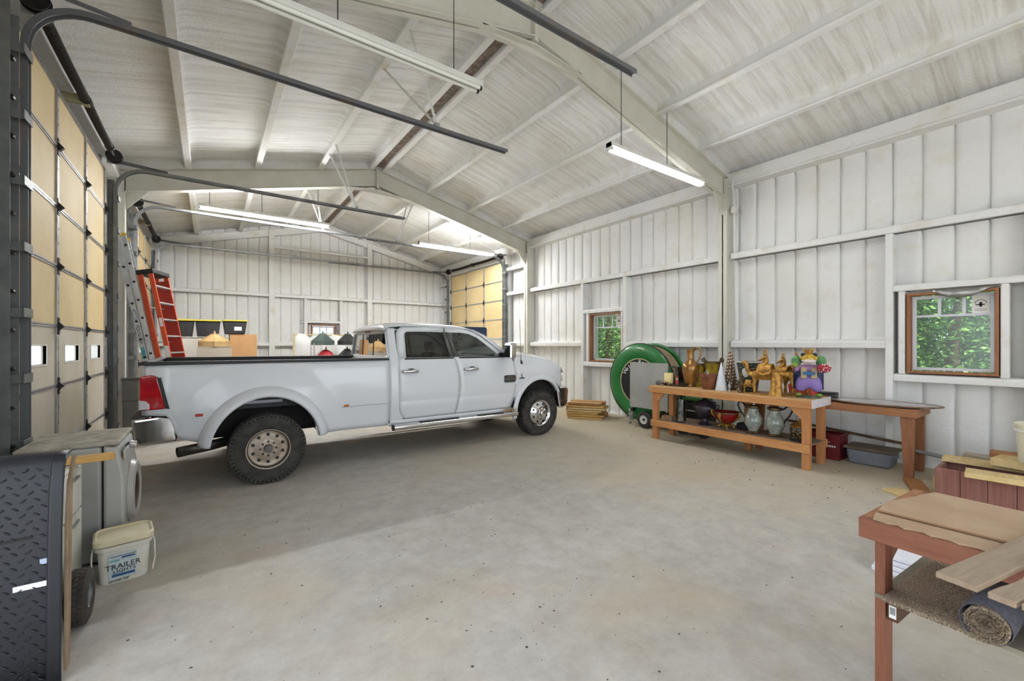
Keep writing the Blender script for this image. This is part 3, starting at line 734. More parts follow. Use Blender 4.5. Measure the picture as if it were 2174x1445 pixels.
for s in (-1, 1):   # flared dual-wheel fender lips
    rows = []
    for i in range(61):
        a = rad(8 + 164 * i / 60); ca, sa = math.cos(a), math.sin(a); row = []
        for k, off in ((1.0, -.02), (.985, .07), (.95, .135), (.90, .175), (.855, .185), (.835, .175), (.83, .10), (.84, -.06)):
            row.append((.69 * k * ca, s * (1.02 + off), .405 + .74 * k * sa if sa > 0 else .405 + .74 * k * sa * .9))
        rows.append(row)
    MB().grid(rows).build('fender_flare', PAINT, tk, smooth=40, solid=.012)
    # crease line and side markers
    MB().cyl((-.70, s * (bedy(-.66, .85) + .006), .85), (-.63, s * (bedy(-.64, .85) + .006), .85), .016, n=10).build('side_marker', RED, tk)
    MB().cyl((.90, s * 1.012, .815), (.96, s * 1.012, .82), .014, n=10).build('side_marker', mat('amber', C(196, 110, 30), rough=.2), tk)
    for x0, x1 in ((-.86, -.66), (.68, 1.52)): MB().box(x0, s * 1.002, .800, x1, s * 1.008, .806).build('crease', mat('seam', C(150, 152, 156), rough=.5), tk)
    MB().prism([(-1.15, 1.415), (1.525, 1.415), (1.525, 1.445), (-1.13, 1.455), (-1.16, 1.435)], 'y', s * .86, s * .99).build('bed_rail_cap', TRIMB, tk, bevel=.008)
    # tail lamp
    prof = [(-1.175, 1.30), (-1.07, 1.315), (-1.02, 1.285), (-.945, .97), (-.955, .94), (-1.175, .935)]
    tl = MB().prism(prof, 'y', s * .86, s * 1.02).build('tail_lamp', RED, tk, bevel=.02, seg=3)
    MB().prism([(-1.18, .945), (-1.09, .945), (-1.09, 1.0), (-1.12, 1.04), (-1.18, 1.05)], 'y', s * .88, s * 1.0235).build('reverse_lens', CLEARP, tl, bevel=.01)
    MB().prism([(-1.03, 1.28), (-1.0, 1.285), (-.925, .94), (-.962, .945)], 'y', s * .90, s * 1.0215).build('lamp_bezel', BLACK, tl)
MB().box(-1.17, -.88, .86, -1.12, .88, 1.43).build('tailgate', PAINT, tk, bevel=.02)
MB().prism([(-1.19, 1.41), (-1.10, 1.43), (-1.06, 1.45), (-1.14, 1.462), (-1.20, 1.44)], 'y', -.92, .92).build('tailgate_cap', TRIMB, tk, bevel=.006)
b = MB(); b.box(-1.1, -.86, .86, 1.5, .86, .90)
for s in (-1, 1): b.box(-1.1, s * .84, .88, 1.5, s * .88, 1.42)
b.box(1.44, -.86, .88, 1.5, .86, 1.40); b.build('bed_liner', TRIMB, tk)
for x, w in ((-1.3, .24),):
    for s in (-1, 1):
        q = MB().prism([(-1.22, .64), (-1.18, .56), (-.86, .575), (-.885, .84), (-1.02, .865), (-1.24, .845)], 'y', s * .70, s * 1.0); q.build('bumper_corner', CHROME, tk, bevel=.03, seg=3)
MB().prism([(-1.27, .64), (-1.23, .57), (-1.1, .57), (-1.1, .84), (-1.27, .83)], 'y', -.75, .75).build('rear_bumper', CHROME, tk, bevel=.03, seg=3)
MB().box(-1.25, -.95, .845, -1.10, .95, .86).build('step_pad', TRIMB, tk)
ex = MB(); ex.tube([(-.86, -1.0, .45), (-.55, -.9, .47), (-.2, -.7, .50)], .055, 16, False); ex.build('exhaust_tip', mat('exhaust', C(90, 86, 82), rough=.35, metal=.8), tk, smooth=50, solid=.004)
# --- wheels
def wheel(x, y, s, style):
    """axis along y, s = outward side"""
    t = bpy.data.objects.new('wheel', None); COL.objects.link(t); t.parent = tk; t.location = (x, y, .405)
    Mx = Matrix.Rotation(rad(90) * (1 if s < 0 else -1), 4, 'X')      # lathe z axis -> outward
    w = .115
    prof = [(.225, -w + .015), (.26, -w), (.34, -w - .008), (.378, -w + .005), (.396, -w + .03), (.397, 0), (.396, w - .03), (.378, w - .005), (.34, w + .008), (.262, w), (.228, w - .012), (.21, w - .03), (.21, -w + .03), (.225, -w + .015)]
    m = MB().lathe(prof, 56, (0, 0, 0), Mx, cap=False)
    for i in range(52):
        a = 2 * math.pi * i / 52
        for k, z in enumerate((-.085, -.03, .03, .085)):
            B = Mx @ Matrix.Rotation(a + (.06 if k % 2 else 0), 4, 'Z')
            m.box(.388, -.017, z - .022, .408, .017, z + .022, B)
        B = Mx @ Matrix.Rotation(a, 4, 'Z')
        m.box(.352, -.013, w - .004, .402, .013, w + .010, B)
    m.build('tire', RUBBER, t, smooth=35)
    RIM = mat('rim_tan_steel', C(196, 184, 170), C(172, 150, 128), .45, .2, ns=6) if style == 'rear' else CHROME
    if style == 'rear':
        rp = [(.222, w - .005), (.235, w + .004), (.228, w - .012), (.210, w - .05), (.205, w - .075), (.185, w - .085), (.13, w - .075), (.112, w - .055), (.08, w - .05), (.0001, w - .05)]
    else:
        rp = [(.222, w - .005), (.235, w + .004), (.228, w - .01), (.212, w - .022), (.20, w - .012), (.125, w + .015), (.112, w + .025), (.10, w + .055), (.065, w + .062), (.06, w + .10), (.05, w + .106), (.0001, w + .106)]
    rim = MB().lathe(rp, 48, (0, 0, 0), Mx, cap=False).build('rim', RIM, t, smooth=40)
    nh, rh, zh = (10, .162, w - .079) if style == 'rear' else (8, .165, w + .0015)
    for i in range(nh):
        a = 2 * math.pi * (i + .5) / nh; c = Mx @ Vector((rh * math.cos(a), rh * math.sin(a), zh - .012)); c2 = Mx @ Vector((rh * math.cos(a), rh * math.sin(a), zh + .006))
        MB().cyl(c, c2, .019, n=14).build('hand_hole', BLACK, rim)
    for i in range(8):
        a = 2 * math.pi * i / 8; rr_, zz = (.082, w - .05) if style == 'rear' else (.083, w + .055)
        c = Mx @ Vector((rr_ * math.cos(a), rr_ * math.sin(a), zz)); c2 = Mx @ Vector((rr_ * math.cos(a), rr_ * math.sin(a), zz + .02))
        MB().cyl(c, c2, .012, n=6).build('lug_nut', BLACKM if style == 'rear' else CHROME, rim)
    if style == 'rear':
        MB().cyl(Mx @ Vector((0, 0, w - .06)), Mx @ Vector((0, 0, w + .005)), .052, .045, n=18).build('hub', mat('hub_grey', C(82, 80, 80), C(110, 106, 102), .5, .4), t, smooth=40)
    return t
wheel(0, -1.085, -1, 'rear'); wheel(4.30, -.885, -1, 'front'); wheel(0, 1.085, 1, 'rear'); wheel(4.30, .885, 1, 'front')
b = MB(); b.cyl((0, -1.0, .405), (0, 1.0, .405), .06); b.ball((0, 0, .405), .16); b.build('rear_axle', UNDER, tk, smooth=50)
b = MB()
for s in (-1, 1): b.box(-1.1, s * .42, .55, 4.8, s * .52, .74)
b.box(1.7, -.4, .40, 2.9, .3, .55).build('chassis_rail', UNDER, tk)
for cx in (0, 4.30):
    for s in (-1, 1):   # wheel-well liners
        rows = [[(cx + rx * math.cos(a), s * y, .50 + .57 * math.sin(a)) for a in [math.pi * k / 16 for k in range(17)]] for y, rx in ((1.0, .585), (.86, .59), (.62, .6))]
        rows.append([(cx, s * .62, .5)] * 17)
        MB().grid(rows).build('wheel_well', UNDER, tk, smooth=60, solid=.004)
MB().box(-.22, -.90, .92, .18, -.66, .955).build('heat_shield', mat('shield', C(150, 150, 158), rough=.5, metal=.5), tk)
# --- cab lower body
rear_l = lambda z: lerp([(.55, 1.76), (.60, 1.70), (.68, 1.675), (1.44, 1.67)], z)
split = lambda z: lerp([(.55, 2.60), (.75, 2.64), (1.0, 2.665), (1.2, 2.65), (1.44, 2.585)], z)
front_e = lambda z: lerp([(.55, 3.66), (.75, 3.735), (1.0, 3.775), (1.15, 3.775), (1.35, 3.72), (1.44, 3.66)], z)
g = .003
doors = []
for s in (-1, 1):
    for nm, L, Rr in (('rear_door', rear_l, lambda z: split(z) - g), ('front_door', lambda z: split(z) + g, lambda z: front_e(z) - g)):
        rows = []; nx = 14
        for z in (.55, .58, .64, .70, .775, .80, .81, .86, .95, 1.05, 1.15, 1.25, 1.32, 1.38, 1.42, 1.44):
            a, b = L(z), Rr(z); yo = ys(z) - (.008 if .79 < z < .815 else 0)
            rows.append([(a + (b - a) * i / nx, s * yo, z) for i in range(nx + 1)])
        d = MB().grid(rows).build(nm, PAINT, tk, smooth=30, solid=.02); doors.append(d)
        hx = 1.83 if nm == 'rear_door' else 2.86
        h = MB(); h.tube([(hx - .12, s * 1.005, 1.245), (hx - .10, s * 1.04, 1.245), (hx, s * 1.05, 1.245), (hx + .10, s * 1.04, 1.245), (hx + .12, s * 1.005, 1.245)], [.022, .025, .025, .025, .022], 10)
        h.build('handle', CHROME, d, smooth=50)
        MB().lathe([(.001, 0), (.045, 0), (.05, .004)], 20, (hx + .02, s * 1.0, 1.24), Matrix.Rotation(rad(90) * (1 if s < 0 else -1), 4, 'X'), sx=1.5).build('handle_cup', PILLAR, d, smooth=50)
        lo, hi = (1.70, split(1.44) - .02) if nm == 'rear_door' else (split(1.44) + .02, 3.60)
        MB().box(lo + .06, s * .955, 1.418, hi, s * .978, 1.44).build('belt_strip', BLACK, d)
patch('cab_corner', lambda z: 1.538, lambda z: rear_l(max(z, .56)) - g if z < 1.45 else 1.655, [.49, .52, .57, .64, .70, .78, 1.0, 1.2, 1.4, 1.44, 1.6, 1.75, 1.84, 1.88], PAINT, nx=5)
patch('rocker', lambda z: 1.54, lambda z: 3.70, [.46, .50, .545], PAINT, nx=12)
MB().box(1.55, -.92, .50, 3.72, .92, .60).build('cab_floor', UNDER, tk)
# gap liner behind the door seams
for s in (-1, 1): MB().box(1.56, s * .90, .55, 3.76, s * .925, 1.40).build('inner_skin', BLACK, tk)
# --- greenhouse
def ruled(name, A, Bc, m, parent=None, both=True, thick=.018):
    for s in (-1, 1):
        MB().grid([[(x, s * ys(z), z) for x, z in A], [(x, s * (ys(z) + .0), z) for x, z in [((a[0] + b[0]) / 2, (a[1] + b[1]) / 2) for a, b in zip(A, Bc)]], [(x, s * ys(z), z) for x, z in Bc]]).build(name, m, parent or tk, smooth=40, solid=thick)
ruled('rear_door_frame', [(1.785, 1.44), (1.795, 1.62), (1.80, 1.78), (1.815, 1.815), (1.85, 1.83), (2.1, 1.835), (2.456, 1.83)], [(1.668, 1.44), (1.665, 1.62), (1.675, 1.80), (1.70, 1.86), (1.76, 1.90), (2.1, 1.912), (2.462, 1.91)], PAINT)
ruled('front_door_frame', [(2.484, 1.83), (2.75, 1.828), (2.90, 1.81), (3.05, 1.75), (3.25, 1.60), (3.44, 1.445)], [(2.478, 1.91), (2.75, 1.90), (2.93, 1.865), (3.10, 1.79), (3.31, 1.635), (3.53, 1.44)], PAINT)
ruled('a_pillar', [(2.95, 1.868), (3.12, 1.795), (3.33, 1.64), (3.55, 1.44)], [(3.00, 1.885), (3.20, 1.80), (3.42, 1.65), (3.66, 1.44)], PAINT)
ruled('b_pillar', [(2.43, 1.835), (2.46, 1.70), (2.505, 1.44)], [(2.468, 1.838), (2.525, 1.70), (2.578, 1.44)], PILLAR)
ruled('b_pillar', [(2.482, 1.838), (2.54, 1.70), (2.592, 1.44)], [(2.55, 1.83), (2.59, 1.70), (2.65, 1.44)], PILLAR)
def side_glass(name, poly, m, inset=.012):
    for s in (-1, 1): 
        mb = MB(); k = len(poly); vs = [(x, s * (ys(z) - inset), z) for x, z in poly]; mb.add(vs, [tuple(range(k))]); mb.build(name, m, tk)
side_glass('rear_side_glass', [(1.78, 1.43), (1.79, 1.62), (1.797, 1.78), (1.815, 1.815), (1.85, 1.832), (2.1, 1.838), (2.44, 1.835), (2.52, 1.43)], TGL)
side_glass('front_side_glass', [(2.64, 1.43), (2.54, 1.835), (2.75, 1.832), (2.91, 1.813), (3.06, 1.752), (3.26, 1.60), (3.46, 1.43)], TGL2)
# roof
rows = []
for x, ze, cr in ((1.50, 1.845, .01), (1.53, 1.885, .03), (1.60, 1.905, .045), (1.75, 1.918, .055), (2.1, 1.925, .06), (2.475, 1.92, .058), (2.75, 1.91, .052), (2.9, 1.893, .04), (3.0, 1.872, .025)):
    rows.append([(x + (.07 * (1 - (k / 8 - 1) ** 2) if x > 2.9 else -.0 * k), (k / 8 - 1) * ys(ze), ze + cr * (1 - (k / 8 - 1) ** 4)) for k in range(17)])
MB().grid(rows).build('roof', PAINT, tk, smooth=40, solid=.02)
# rear wall of the cab with its window
def rw(y, z): return (1.535 - .03 * (1 - abs(y)) + .04 * max(0, (z - 1.44)), y, z)
rows = [[rw(-ys(z) + (2 * ys(z)) * k / 16, z) for k in range(17)] for z in (.55, .9, 1.2, 1.40, 1.47)]
MB().grid(rows).build('cab_back', PAINT, tk, smooth=40, solid=.015)
rows = [[rw(-ys(z) * .95 + (1.9 * ys(z)) * k / 16, z) for k in range(17)] for z in (1.47, 1.6, 1.7, 1.80)]
MB().grid(rows).build('rear_window', TGL2, tk, smooth=40)
rows = [[rw(-ys(z) + (2 * ys(z)) * k / 16, z) for k in range(17)] for z in (1.80, 1.85, 1.88)]
MB().grid(rows).build('cab_back', PAINT, tk, smooth=40, solid=.015)
for s in (-1, 1): MB().bar(rw(s * .94, 1.46), rw(s * .80, 1.82), .05, .02).build('cab_back', PAINT, tk)
for yy in (-.28, .28): MB().bar(rw(yy, 1.47), rw(yy, 1.8), .02, .012).build('window_bar', BLACK, tk)
MB().box(1.50, -.12, 1.83, 1.54, .12, 1.86).build('brake_lamp', mat('dark_red', C(90, 20, 18), rough=.3), tk, bevel=.006)
rows = [[(3.0 + .07 * (1 - (k / 8 - 1) ** 2) + u * .70, (k / 8 - 1) * (.80 + .12 * u), 1.88 + .03 * (1 - (k / 8 - 1) ** 2) - u * .45) for k in range(17)] for u in (0, .33, .66, 1)]
MB().grid(rows).build('windshield', TGL2, tk, smooth=40)
# --- interior
SEATS = ((2.02, -.45), (2.02, .45), (2.88, -.45), (2.88, .45))
for x, y in SEATS:
    st = MB().prism([(x - .12, .85), (x + .06, .85), (x - .06, 1.50), (x - .16, 1.50)], 'y', y - .24, y + .24).build('seat_back', SEAT, tk, bevel=.05, seg=3)
    MB().box(x - .15, y - .13, 1.53, x - .05, y + .13, 1.70).build('headrest', SEAT, tk, bevel=.04, seg=3)
    MB().box(x - .05, y - .25, .82, x + .42, y + .25, .98).build('seat_cushion', SEAT, tk, bevel=.04, seg=3)
MB().prism([(3.2, .9), (3.65, .9), (3.70, 1.42), (3.3, 1.40), (3.2, 1.3)], 'y', -.86, .86).build('dashboard', SEAT, tk, bevel=.03)
stw = MB(); c = Vector((3.12, .45, 1.36)); ax = Vector((-.85, 0, .5)).normalized(); u = ax.orthogonal().normalized(); w_ = ax.cross(u)
stw.tube([c + (u * math.cos(a) + w_ * math.sin(a)) * .19 for a in [2 * math.pi * k / 24 for k in range(25)]], .016, 8); stw.build('steering_wheel', BLACK, tk, smooth=50)
MB().box(3.18, -.10, 1.72, 3.22, .10, 1.78).build('inside_mirror', BLACK, tk, bevel=.01)
# --- front fender, hood, nose
def fbot(x): return max(lerp([(3.72, .50), (4.72, .80), (4.86, .86)], x), arch(x, 4.30, .545, .60))
def ftop(x): return lerp([(3.70, 1.45), (3.85, 1.445), (4.1, 1.405), (4.4, 1.36), (4.7, 1.295), (4.86, 1.20)], x)
def fy(x, z): return ys(min(z, 1.3)) - .02 * max(0, (z - 1.15)) * 5 - (max(0, x - 4.45) ** 2) * .5
xs = [3.735] + fr(3.78, 4.86, 50)
def fbot2(x): return lerp([(3.735, .72), (3.78, 1.0)], x) if x < 3.7 else fbot(x)
xpatch('front_fender', xs, fbot2, ftop, PAINT, fy, 10)
for s in (-1, 1):
    rows = []
    for i in range(49):
        a = rad(8 + 176 * i / 48) if True else 0; ca, sa = math.cos(a), math.sin(a); row = []
        for k, off in ((1.0, .0), (.985, .022), (.93, .035), (.885, .03), (.875, .01), (.88, -.06)):
            xx = 4.30 + .615 * k * ca; row.append((xx, s * (1.0 + off - max(0, xx - 4.45) ** 2 * .5), .405 + .685 * k * sa))
        rows.append(row)
    MB().grid(rows).build('front_flare', PAINT, tk, smooth=40, solid=.008)
    hl = MB().prism([(4.80, 1.13), (4.93, 1.06), (4.95, .95), (4.74, .92)], 'y', s * .72, s * .905).build('head_lamp', CLEARP, tk, bevel=.02, seg=3)
    MB().prism([(4.79, .945), (4.90, .965), (4.88, 1.0), (4.80, 1.0)], 'y', s * .80, s * .912).build('reflector', mat('amber2', C(210, 150, 80), rough=.2), hl)
    MB().prism([(4.68, .84), (4.96, .86), (5.02, .80), (5.0, .50), (4.88, .43), (4.78, .46), (4.72, .78)], 'y', s * .60, s * .985).build('front_bumper_corner', CHROME, tk, bevel=.035, seg=3)
rows = []
for x, zc in ((3.62, 1.465), (3.75, 1.50), (4.0, 1.51), (4.3, 1.49), (4.6, 1.44), (4.78, 1.38), (4.90, 1.27), (4.97, 1.10)):
    rows.append([(x, v * .93 * (1 - max(0, x - 4.5) * .12), min(zc, ftop(min(x, 4.86)) + .004 + (zc - ftop(min(x, 4.86))) * (1 - abs(v) ** 3)) if True else zc) for v in [k / 9 - 1 for k in range(19)]])
MB().grid(rows).build('hood', PAINT, tk, smooth=50, solid=.015)
MB().box(4.80, -.62, .84, 5.0, .62, 1.15).build('grille', CHROME, tk, bevel=.04)
MB().prism([(4.85, .43), (5.10, .50), (5.12, .84), (4.9, .86)], 'y', -.62, .62).build('front_bumper', CHROME, tk, bevel=.04, seg=3)
MB().box(3.9, -.8, .55, 4.8, .8, 1.15).build('engine_bay', UNDER, tk)
MB().ball((3.80, -.72, 1.475), (.07, .03, .012)).build('cowl_nozzle', BLACK, tk, smooth=60)
# mirror, antenna, badges, side steps
for s in (-1, 1):
    mr_ = MB().prism([(3.46, 1.40), (3.58, 1.41), (3.60, 1.66), (3.50, 1.67), (3.46, 1.64)], 'y', s * 1.06, s * 1.26).build('mirror', CHROME, tk, bevel=.03, seg=3)
    MB().box(3.45, s * 1.08, 1.43, 3.465, s * 1.24, 1.63).build('mirror_glass', TGL2, mr_)
    MB().box(3.48, s * .94, 1.44, 3.56, s * 1.10, 1.49).box(3.42, s * .94, 1.42, 3.62, s * .975, 1.50).build('mirror_arm', BLACK, mr_, bevel=.01)
    sp = MB().tube([(1.56, s * 1.06, .455), (3.74, s * 1.06, .455)], .042, 14).build('side_step', CHROME, tk, smooth=50)
    for a, b_ in ((1.95, 2.60), (2.95, 3.45)): MB().box(a, s * 1.02, .485, b_, s * 1.09, .502).build('tread_pad', TRIMB, sp, bevel=.004)
    MB().cyl((1.545, s * 1.06, .455), (1.565, s * 1.06, .455), .044, n=16).build('end_plug', BLACK, sp)
MB().cyl((3.90, -.985, 1.30), (3.88, -.98, 1.36), .022, .012, n=10).cyl((3.885, -.98, 1.35), (3.86, -.975, 2.08), .004, n=6).build('antenna', BLACKM, tk)
bd = MB().prism(rrect(3.50, .995, 3.735, 1.115, .03), 'y', -1.030, -1.012).build('door_badge', mat('badge', C(62, 62, 58), rough=.4), tk)
text('lettering', 'LARAMIE', .026, (3.617, -1.0305, 1.09), (1, 0, 0), (0, 0, 1), CHROME, bd)
text('lettering', 'LONGHORN', .042, (3.617, -1.0305, 1.05), (1, 0, 0), (0, 0, 1), CHROME, bd)
em = MB().box(3.82, -1.024, 1.045, 3.93, -1.0, 1.062).tube([(3.90 - .03 * math.cos(a), -1.018, 1.095 + .028 * math.sin(a)) for a in [-1 + 2 * k / 8 for k in range(9)]], .007, 6).build('fender_emblem', BLACK, tk)
st = MB()
rr = random.Random(3)
for i in range(60):
    p = Vector((3.62 + rr.uniform(-.12, .1), -1.03 + rr.uniform(-.04, .03), .50)); st.tube([p, p + Vector((rr.uniform(-.05, .05), rr.uniform(-.03, .03), rr.uniform(.01, .07)))], .0025, 4)
o = st.build('straw', mat('straw', C(178, 150, 100), rough=.9), tk); o['kind'] = 'stuff'
# ================================================================== WORKBENCHES AND WHAT STANDS ON THEM
WB = wood('bench_wood', C(204, 148, 92), C(172, 112, 62), 'y'); WBZ = wood('bench_leg_wood', C(198, 138, 86), C(164, 104, 60), 'z'); WBX = wood('bench_cross_wood', C(200, 144, 90), C(170, 110, 62), 'x')
DECK = mat('dusty_deck', C(120, 96, 76), C(146, 124, 102), .8, ns=4)
BZ = .923; SZ = .334
b1 = thing('workbench', 'long wooden workbench crowded with ornaments', 'workbench', (6.30, 2.20, 0), rz=rad(.6))
L1, D1 = 2.46, .66
MB().box(0.0, 0, BZ - .02, D1, L1, BZ).build('tabletop', wood('ply', C(206, 166, 116), C(186, 140, 92), 'y', .7, False), b1, bevel=.003)
MB().box(0, 0, BZ - .115, .038, L1, BZ - .02).build('apron', WB, b1, bevel=.004); MB().box(D1 - .038, 0, BZ - .115, D1, L1, BZ - .02).build('apron', WB, b1, bevel=.004)
for y in (0, L1 - .038): MB().box(.038, y, BZ - .115, D1 - .038, y + .038, BZ - .02).build('apron', WBX, b1, bevel=.004)
MB().box(.0, -.006, BZ - .11, D1, 0.0, BZ + .001).build('white_end_strip', mat('painted_white', C(224, 218, 222), C(208, 198, 200), .6, ns=12), b1)
for x in (.04, D1 - .13):
    for y in (.04, L1 - .13): MB().box(x, y, 0, x + .09, y + .09, BZ - .02).build('leg', WBZ, b1, bevel=.004)
MB().box(D1 - .13, 1.0, 0, D1 - .04, 1.09, BZ - .02).build('leg', WBZ, b1, bevel=.004)
MB().box(.002, .03, SZ - .11, .04, L1 - .03, SZ).build('shelf_rail', WB, b1, bevel=.004); MB().box(D1 - .04, .03, SZ - .11, D1 - .002, L1 - .03, SZ).build('shelf_rail', WB, b1, bevel=.004)
MB().box(.04, .04, SZ - .02, D1 - .04, L1 - .04, SZ).build('shelf', DECK, b1)
for y, sg in ((.13, 1), (L1 - .13, -1)): MB().prism([(y, BZ - .115), (y + sg * .16, BZ - .115), (y, BZ - .27)], 'x', .045, .083).build('gusset', WBX, b1)

def lathe_thing(name, lab, cat, loc, prof, m, part='body', n=28, mod=None, sx=1, sy=1, rz=0, grp=None):
    t = thing(name, lab, cat, loc, rz, group=grp); MB().lathe(prof, n, (0, 0, 0), None, sx, sy, mod).build(part, m, t, smooth=45); return t
BRASS = mat('aged_brass', C(176, 132, 72), C(116, 78, 46), .28, .6, ns=5, lo=.4, hi=.7)
BRONZE = mat('bronze_dark', C(74, 58, 42), C(110, 88, 56), .4, .6, ns=8)
GOLD = mat('gold_resin', C(206, 156, 74), C(140, 94, 38), .42, .45, ns=16, bump=.5, bs=70, bd=.006)
ON1 = 'ornaments on the long workbench'
# ewer
t = lathe_thing('brass_ewer', 'tall brass ewer with a looped handle', 'ewer', (6.68, 4.12, BZ), [(.07, 0), (.085, .008), (.075, .03), (.085, .06), (.125, .22), (.135, .30), (.130, .36), (.10, .41), (.062, .445), (.052, .48), (.056, .56), (.064, .62), (.068, .635)], BRASS)
MB().prism([(-.02, .60), (-.02, .625), (-.10, .665), (-.085, .63)], 'x', -.03, .03).build('spout', BRASS, t)
MB().tube([(0, -.055, .60), (0, -.10, .655), (0, -.165, .655), (0, -.195, .60), (0, -.17, .50), (0, -.125, .42), (0, -.11, .37)], [.012, .013, .014, .014, .013, .012, .011], 8).build('handle', BRASS, t, smooth=60)
# candle, garland, moss ball, little box
t = lathe_thing('pillar_candle', 'thick cream pillar candle on the bench', 'candle', (6.62, 4.50, BZ), [(.076, 0), (.078, .01), (.078, .2), (.072, .212), (.05, .205), (.0005, .203)], mat('wax', C(236, 218, 158), rough=.5, Subsurface_Weight=.2))
MB().cyl((0, 0, .2), (.003, 0, .225), .002, n=5).build('wick', BLACK, t)
g = thing('pine_garland', 'dark bristly pine garland around the candle', 'garland', (6.56, 4.34, BZ)); m = MB(); rr = random.Random(5)
for i in range(150):
    a = rr.random() * 6.28; p = Vector((.10 * math.cos(a) + rr.gauss(0, .02), .20 * math.sin(a) + rr.gauss(0, .02), .012 + abs(rr.gauss(0, .016)))); d = Vector((rr.gauss(0, 1), rr.gauss(0, 1), abs(rr.gauss(0, .7)))).normalized()
    m.tube([p, p + d * rr.uniform(.03, .07)], [.006, .002], 5)
m.build('needles', mat('dark_pine', C(40, 34, 28), C(64, 52, 40), .8, ns=20), g)['kind'] = 'stuff'
MB().tube([(.10 * math.cos(a), .20 * math.sin(a), .014) for a in [6.2832 * k / 20 for k in range(21)]], .012, 7).build('ring', BRONZE, g, smooth=60)
t = thing('moss_ball', 'small grey mossy ball at the bench end', 'ornament', (6.42, 4.57, BZ)); m = MB(); m.lathe([(max(.001, .045 * math.sin(math.pi * k / 10)), .045 - .045 * math.cos(math.pi * k / 10)) for k in range(11)], 18, mod=lambda a, z: 1 + .12 * math.sin(a * 7 + z * 200)); m.build('body', mat('moss_grey', C(84, 82, 76), C(122, 118, 108), .9, ns=30, bump=.6), t, smooth=60)
t = thing('trinket_box', 'tiny pink trinket box beside the candle', 'box', (6.70, 4.60, BZ)); MB().box(-.04, -.05, 0, .04, .05, .055).build('body', mat('pink', C(190, 130, 122), C(206, 160, 146), .6), t, bevel=.006); MB().box(-.043, -.053, .055, .043, .053, .068).build('lid', mat('pink2', C(170, 104, 98), rough=.6), t, bevel=.005)
# black shade leaning, little red-white figurine
t = lathe_thing('black_planter', 'glossy black flared planter behind the candle', 'planter', (6.84, 4.40, BZ), [(.05, 0), (.055, .01), (.09, .2), (.12, .31), (.112, .31), (.08, .2), (.045, .02), (.0005, .02)], mat('gloss_black', C(20, 20, 22), rough=.18), n=6)
MB().tube([(.0, -.09, .3), (.0, -.16, .32), (0, -.19, .27), (0, -.15, .22)], .012, 7).build('handle', BLACK, t, smooth=60); MB().tube([(.0, .09, .3), (.0, .16, .32), (0, .19, .27), (0, .15, .22)], .012, 7).build('handle', BLACK, t, smooth=60)
t = lathe_thing('red_figurine', 'tiny red and white figurine behind the ewer', 'figurine', (6.55, 4.29, BZ + .0), [(.022, 0), (.03, .02), (.028, .07), (.018, .10), (.012, .105)], mat('fig_red', C(176, 40, 44), rough=.5)); MB().ball((0, 0, .125), (.02, .02, .022)).build('head', WHITE, t, smooth=60); MB().lathe([(.021, .132), (.012, .16), (.001, .185)], 12).build('hat', mat('fig_red', C(176, 40, 44)), t, smooth=60)
# two yellow urns with scroll handles
YEL = mat('yellow_glaze', C(190, 158, 44), C(120, 110, 46), .3, ns=9, lo=.4, hi=.68)
def urn2(lab, loc, k):
    t = thing('yellow_urn', lab, 'urn', loc, group='yellow glazed urns')
    MB().lathe([(r * k, z * k) for r, z in ((.075, 0), (.08, .02), (.045, .05), (.04, .08), (.075, .13), (.09, .24), (.098, .36), (.108, .375), (.10, .375), (.085, .34), (.0005, .33))], 26).build('body', YEL, t, smooth=45)
    MB().lathe([(.1 * k, .362 * k), (.112 * k, .368 * k), (.112 * k, .385 * k), (.1 * k, .385 * k)], 26, cap=False).build('rim', BRONZE, t, smooth=45)
    for s in (-1, 1):
        MB().tube([(0, s * .085 * k, .25 * k), (0, s * .12 * k, .30 * k), (0, s * .115 * k, .38 * k), (0, s * .135 * k, .44 * k), (0, s * .165 * k, .42 * k), (0, s * .155 * k, .38 * k), (0, s * .135 * k, .39 * k)], [.012 * k, .016 * k, .018 * k, .018 * k, .014 * k, .01 * k, .007 * k], 8).build('handle', BRONZE, t, smooth=60)
urn2('taller yellow glazed urn with curled bronze handles', (6.80, 3.80, BZ), 1.12); urn2('shorter yellow glazed urn behind the ewer', (6.84, 4.06, BZ), 1.0)
# terracotta pot
t = lathe_thing('terracotta_pot', 'plain brown terracotta flowerpot', 'flowerpot', (6.54, 3.71, BZ), [(.095, 0), (.10, .005), (.138, .195), (.148, .197), (.152, .245), (.14, .247), (.128, .19), (.09, .03), (.0005, .03)], mat('terracotta', C(134, 80, 50), C(108, 64, 42), .7, ns=7))
MB().tube([(.0, .03, .2), (.01, .02, .27), (-.02, .03, .30)], [.03, .012, .01], 6).build('stub', mat('dried', C(180, 168, 148), rough=.9), t)
# white cone and pinecone tree
t = lathe_thing('white_cone_tree', 'white glittery tabletop cone tree', 'ornament', (6.52, 3.50, BZ), [(.085, 0), (.088, .012), (.075, .08), (.055, .2), (.03, .32), (.006, .43), (.001, .435)], mat('glitter_white', C(232, 234, 240), C(206, 210, 220), .7, ns=60, bump=.6, bs=120), n=24)
t = thing('pinecone_tree', 'slim frosted pinecone tree behind the white cone', 'ornament', (6.74, 3.47, BZ)); m = MB(); m2 = MB(); rr = random.Random(8)
for i in range(230):
    z = .03 + .56 * i / 230; r = .095 * (1 - z / .62) + .012; a = i * 2.4
    (m if i % 3 else m2).ball((r * math.cos(a), r * math.sin(a), z), (.013, .013, .016), 6, 5)
m.build('cone_scales', mat('cone_brown', C(150, 116, 88), C(104, 76, 54), .7, ns=30), t)['kind'] = 'stuff'; m2.build('frosted_scales', mat('cone_white', C(220, 208, 196), rough=.7), t)['kind'] = 'stuff'
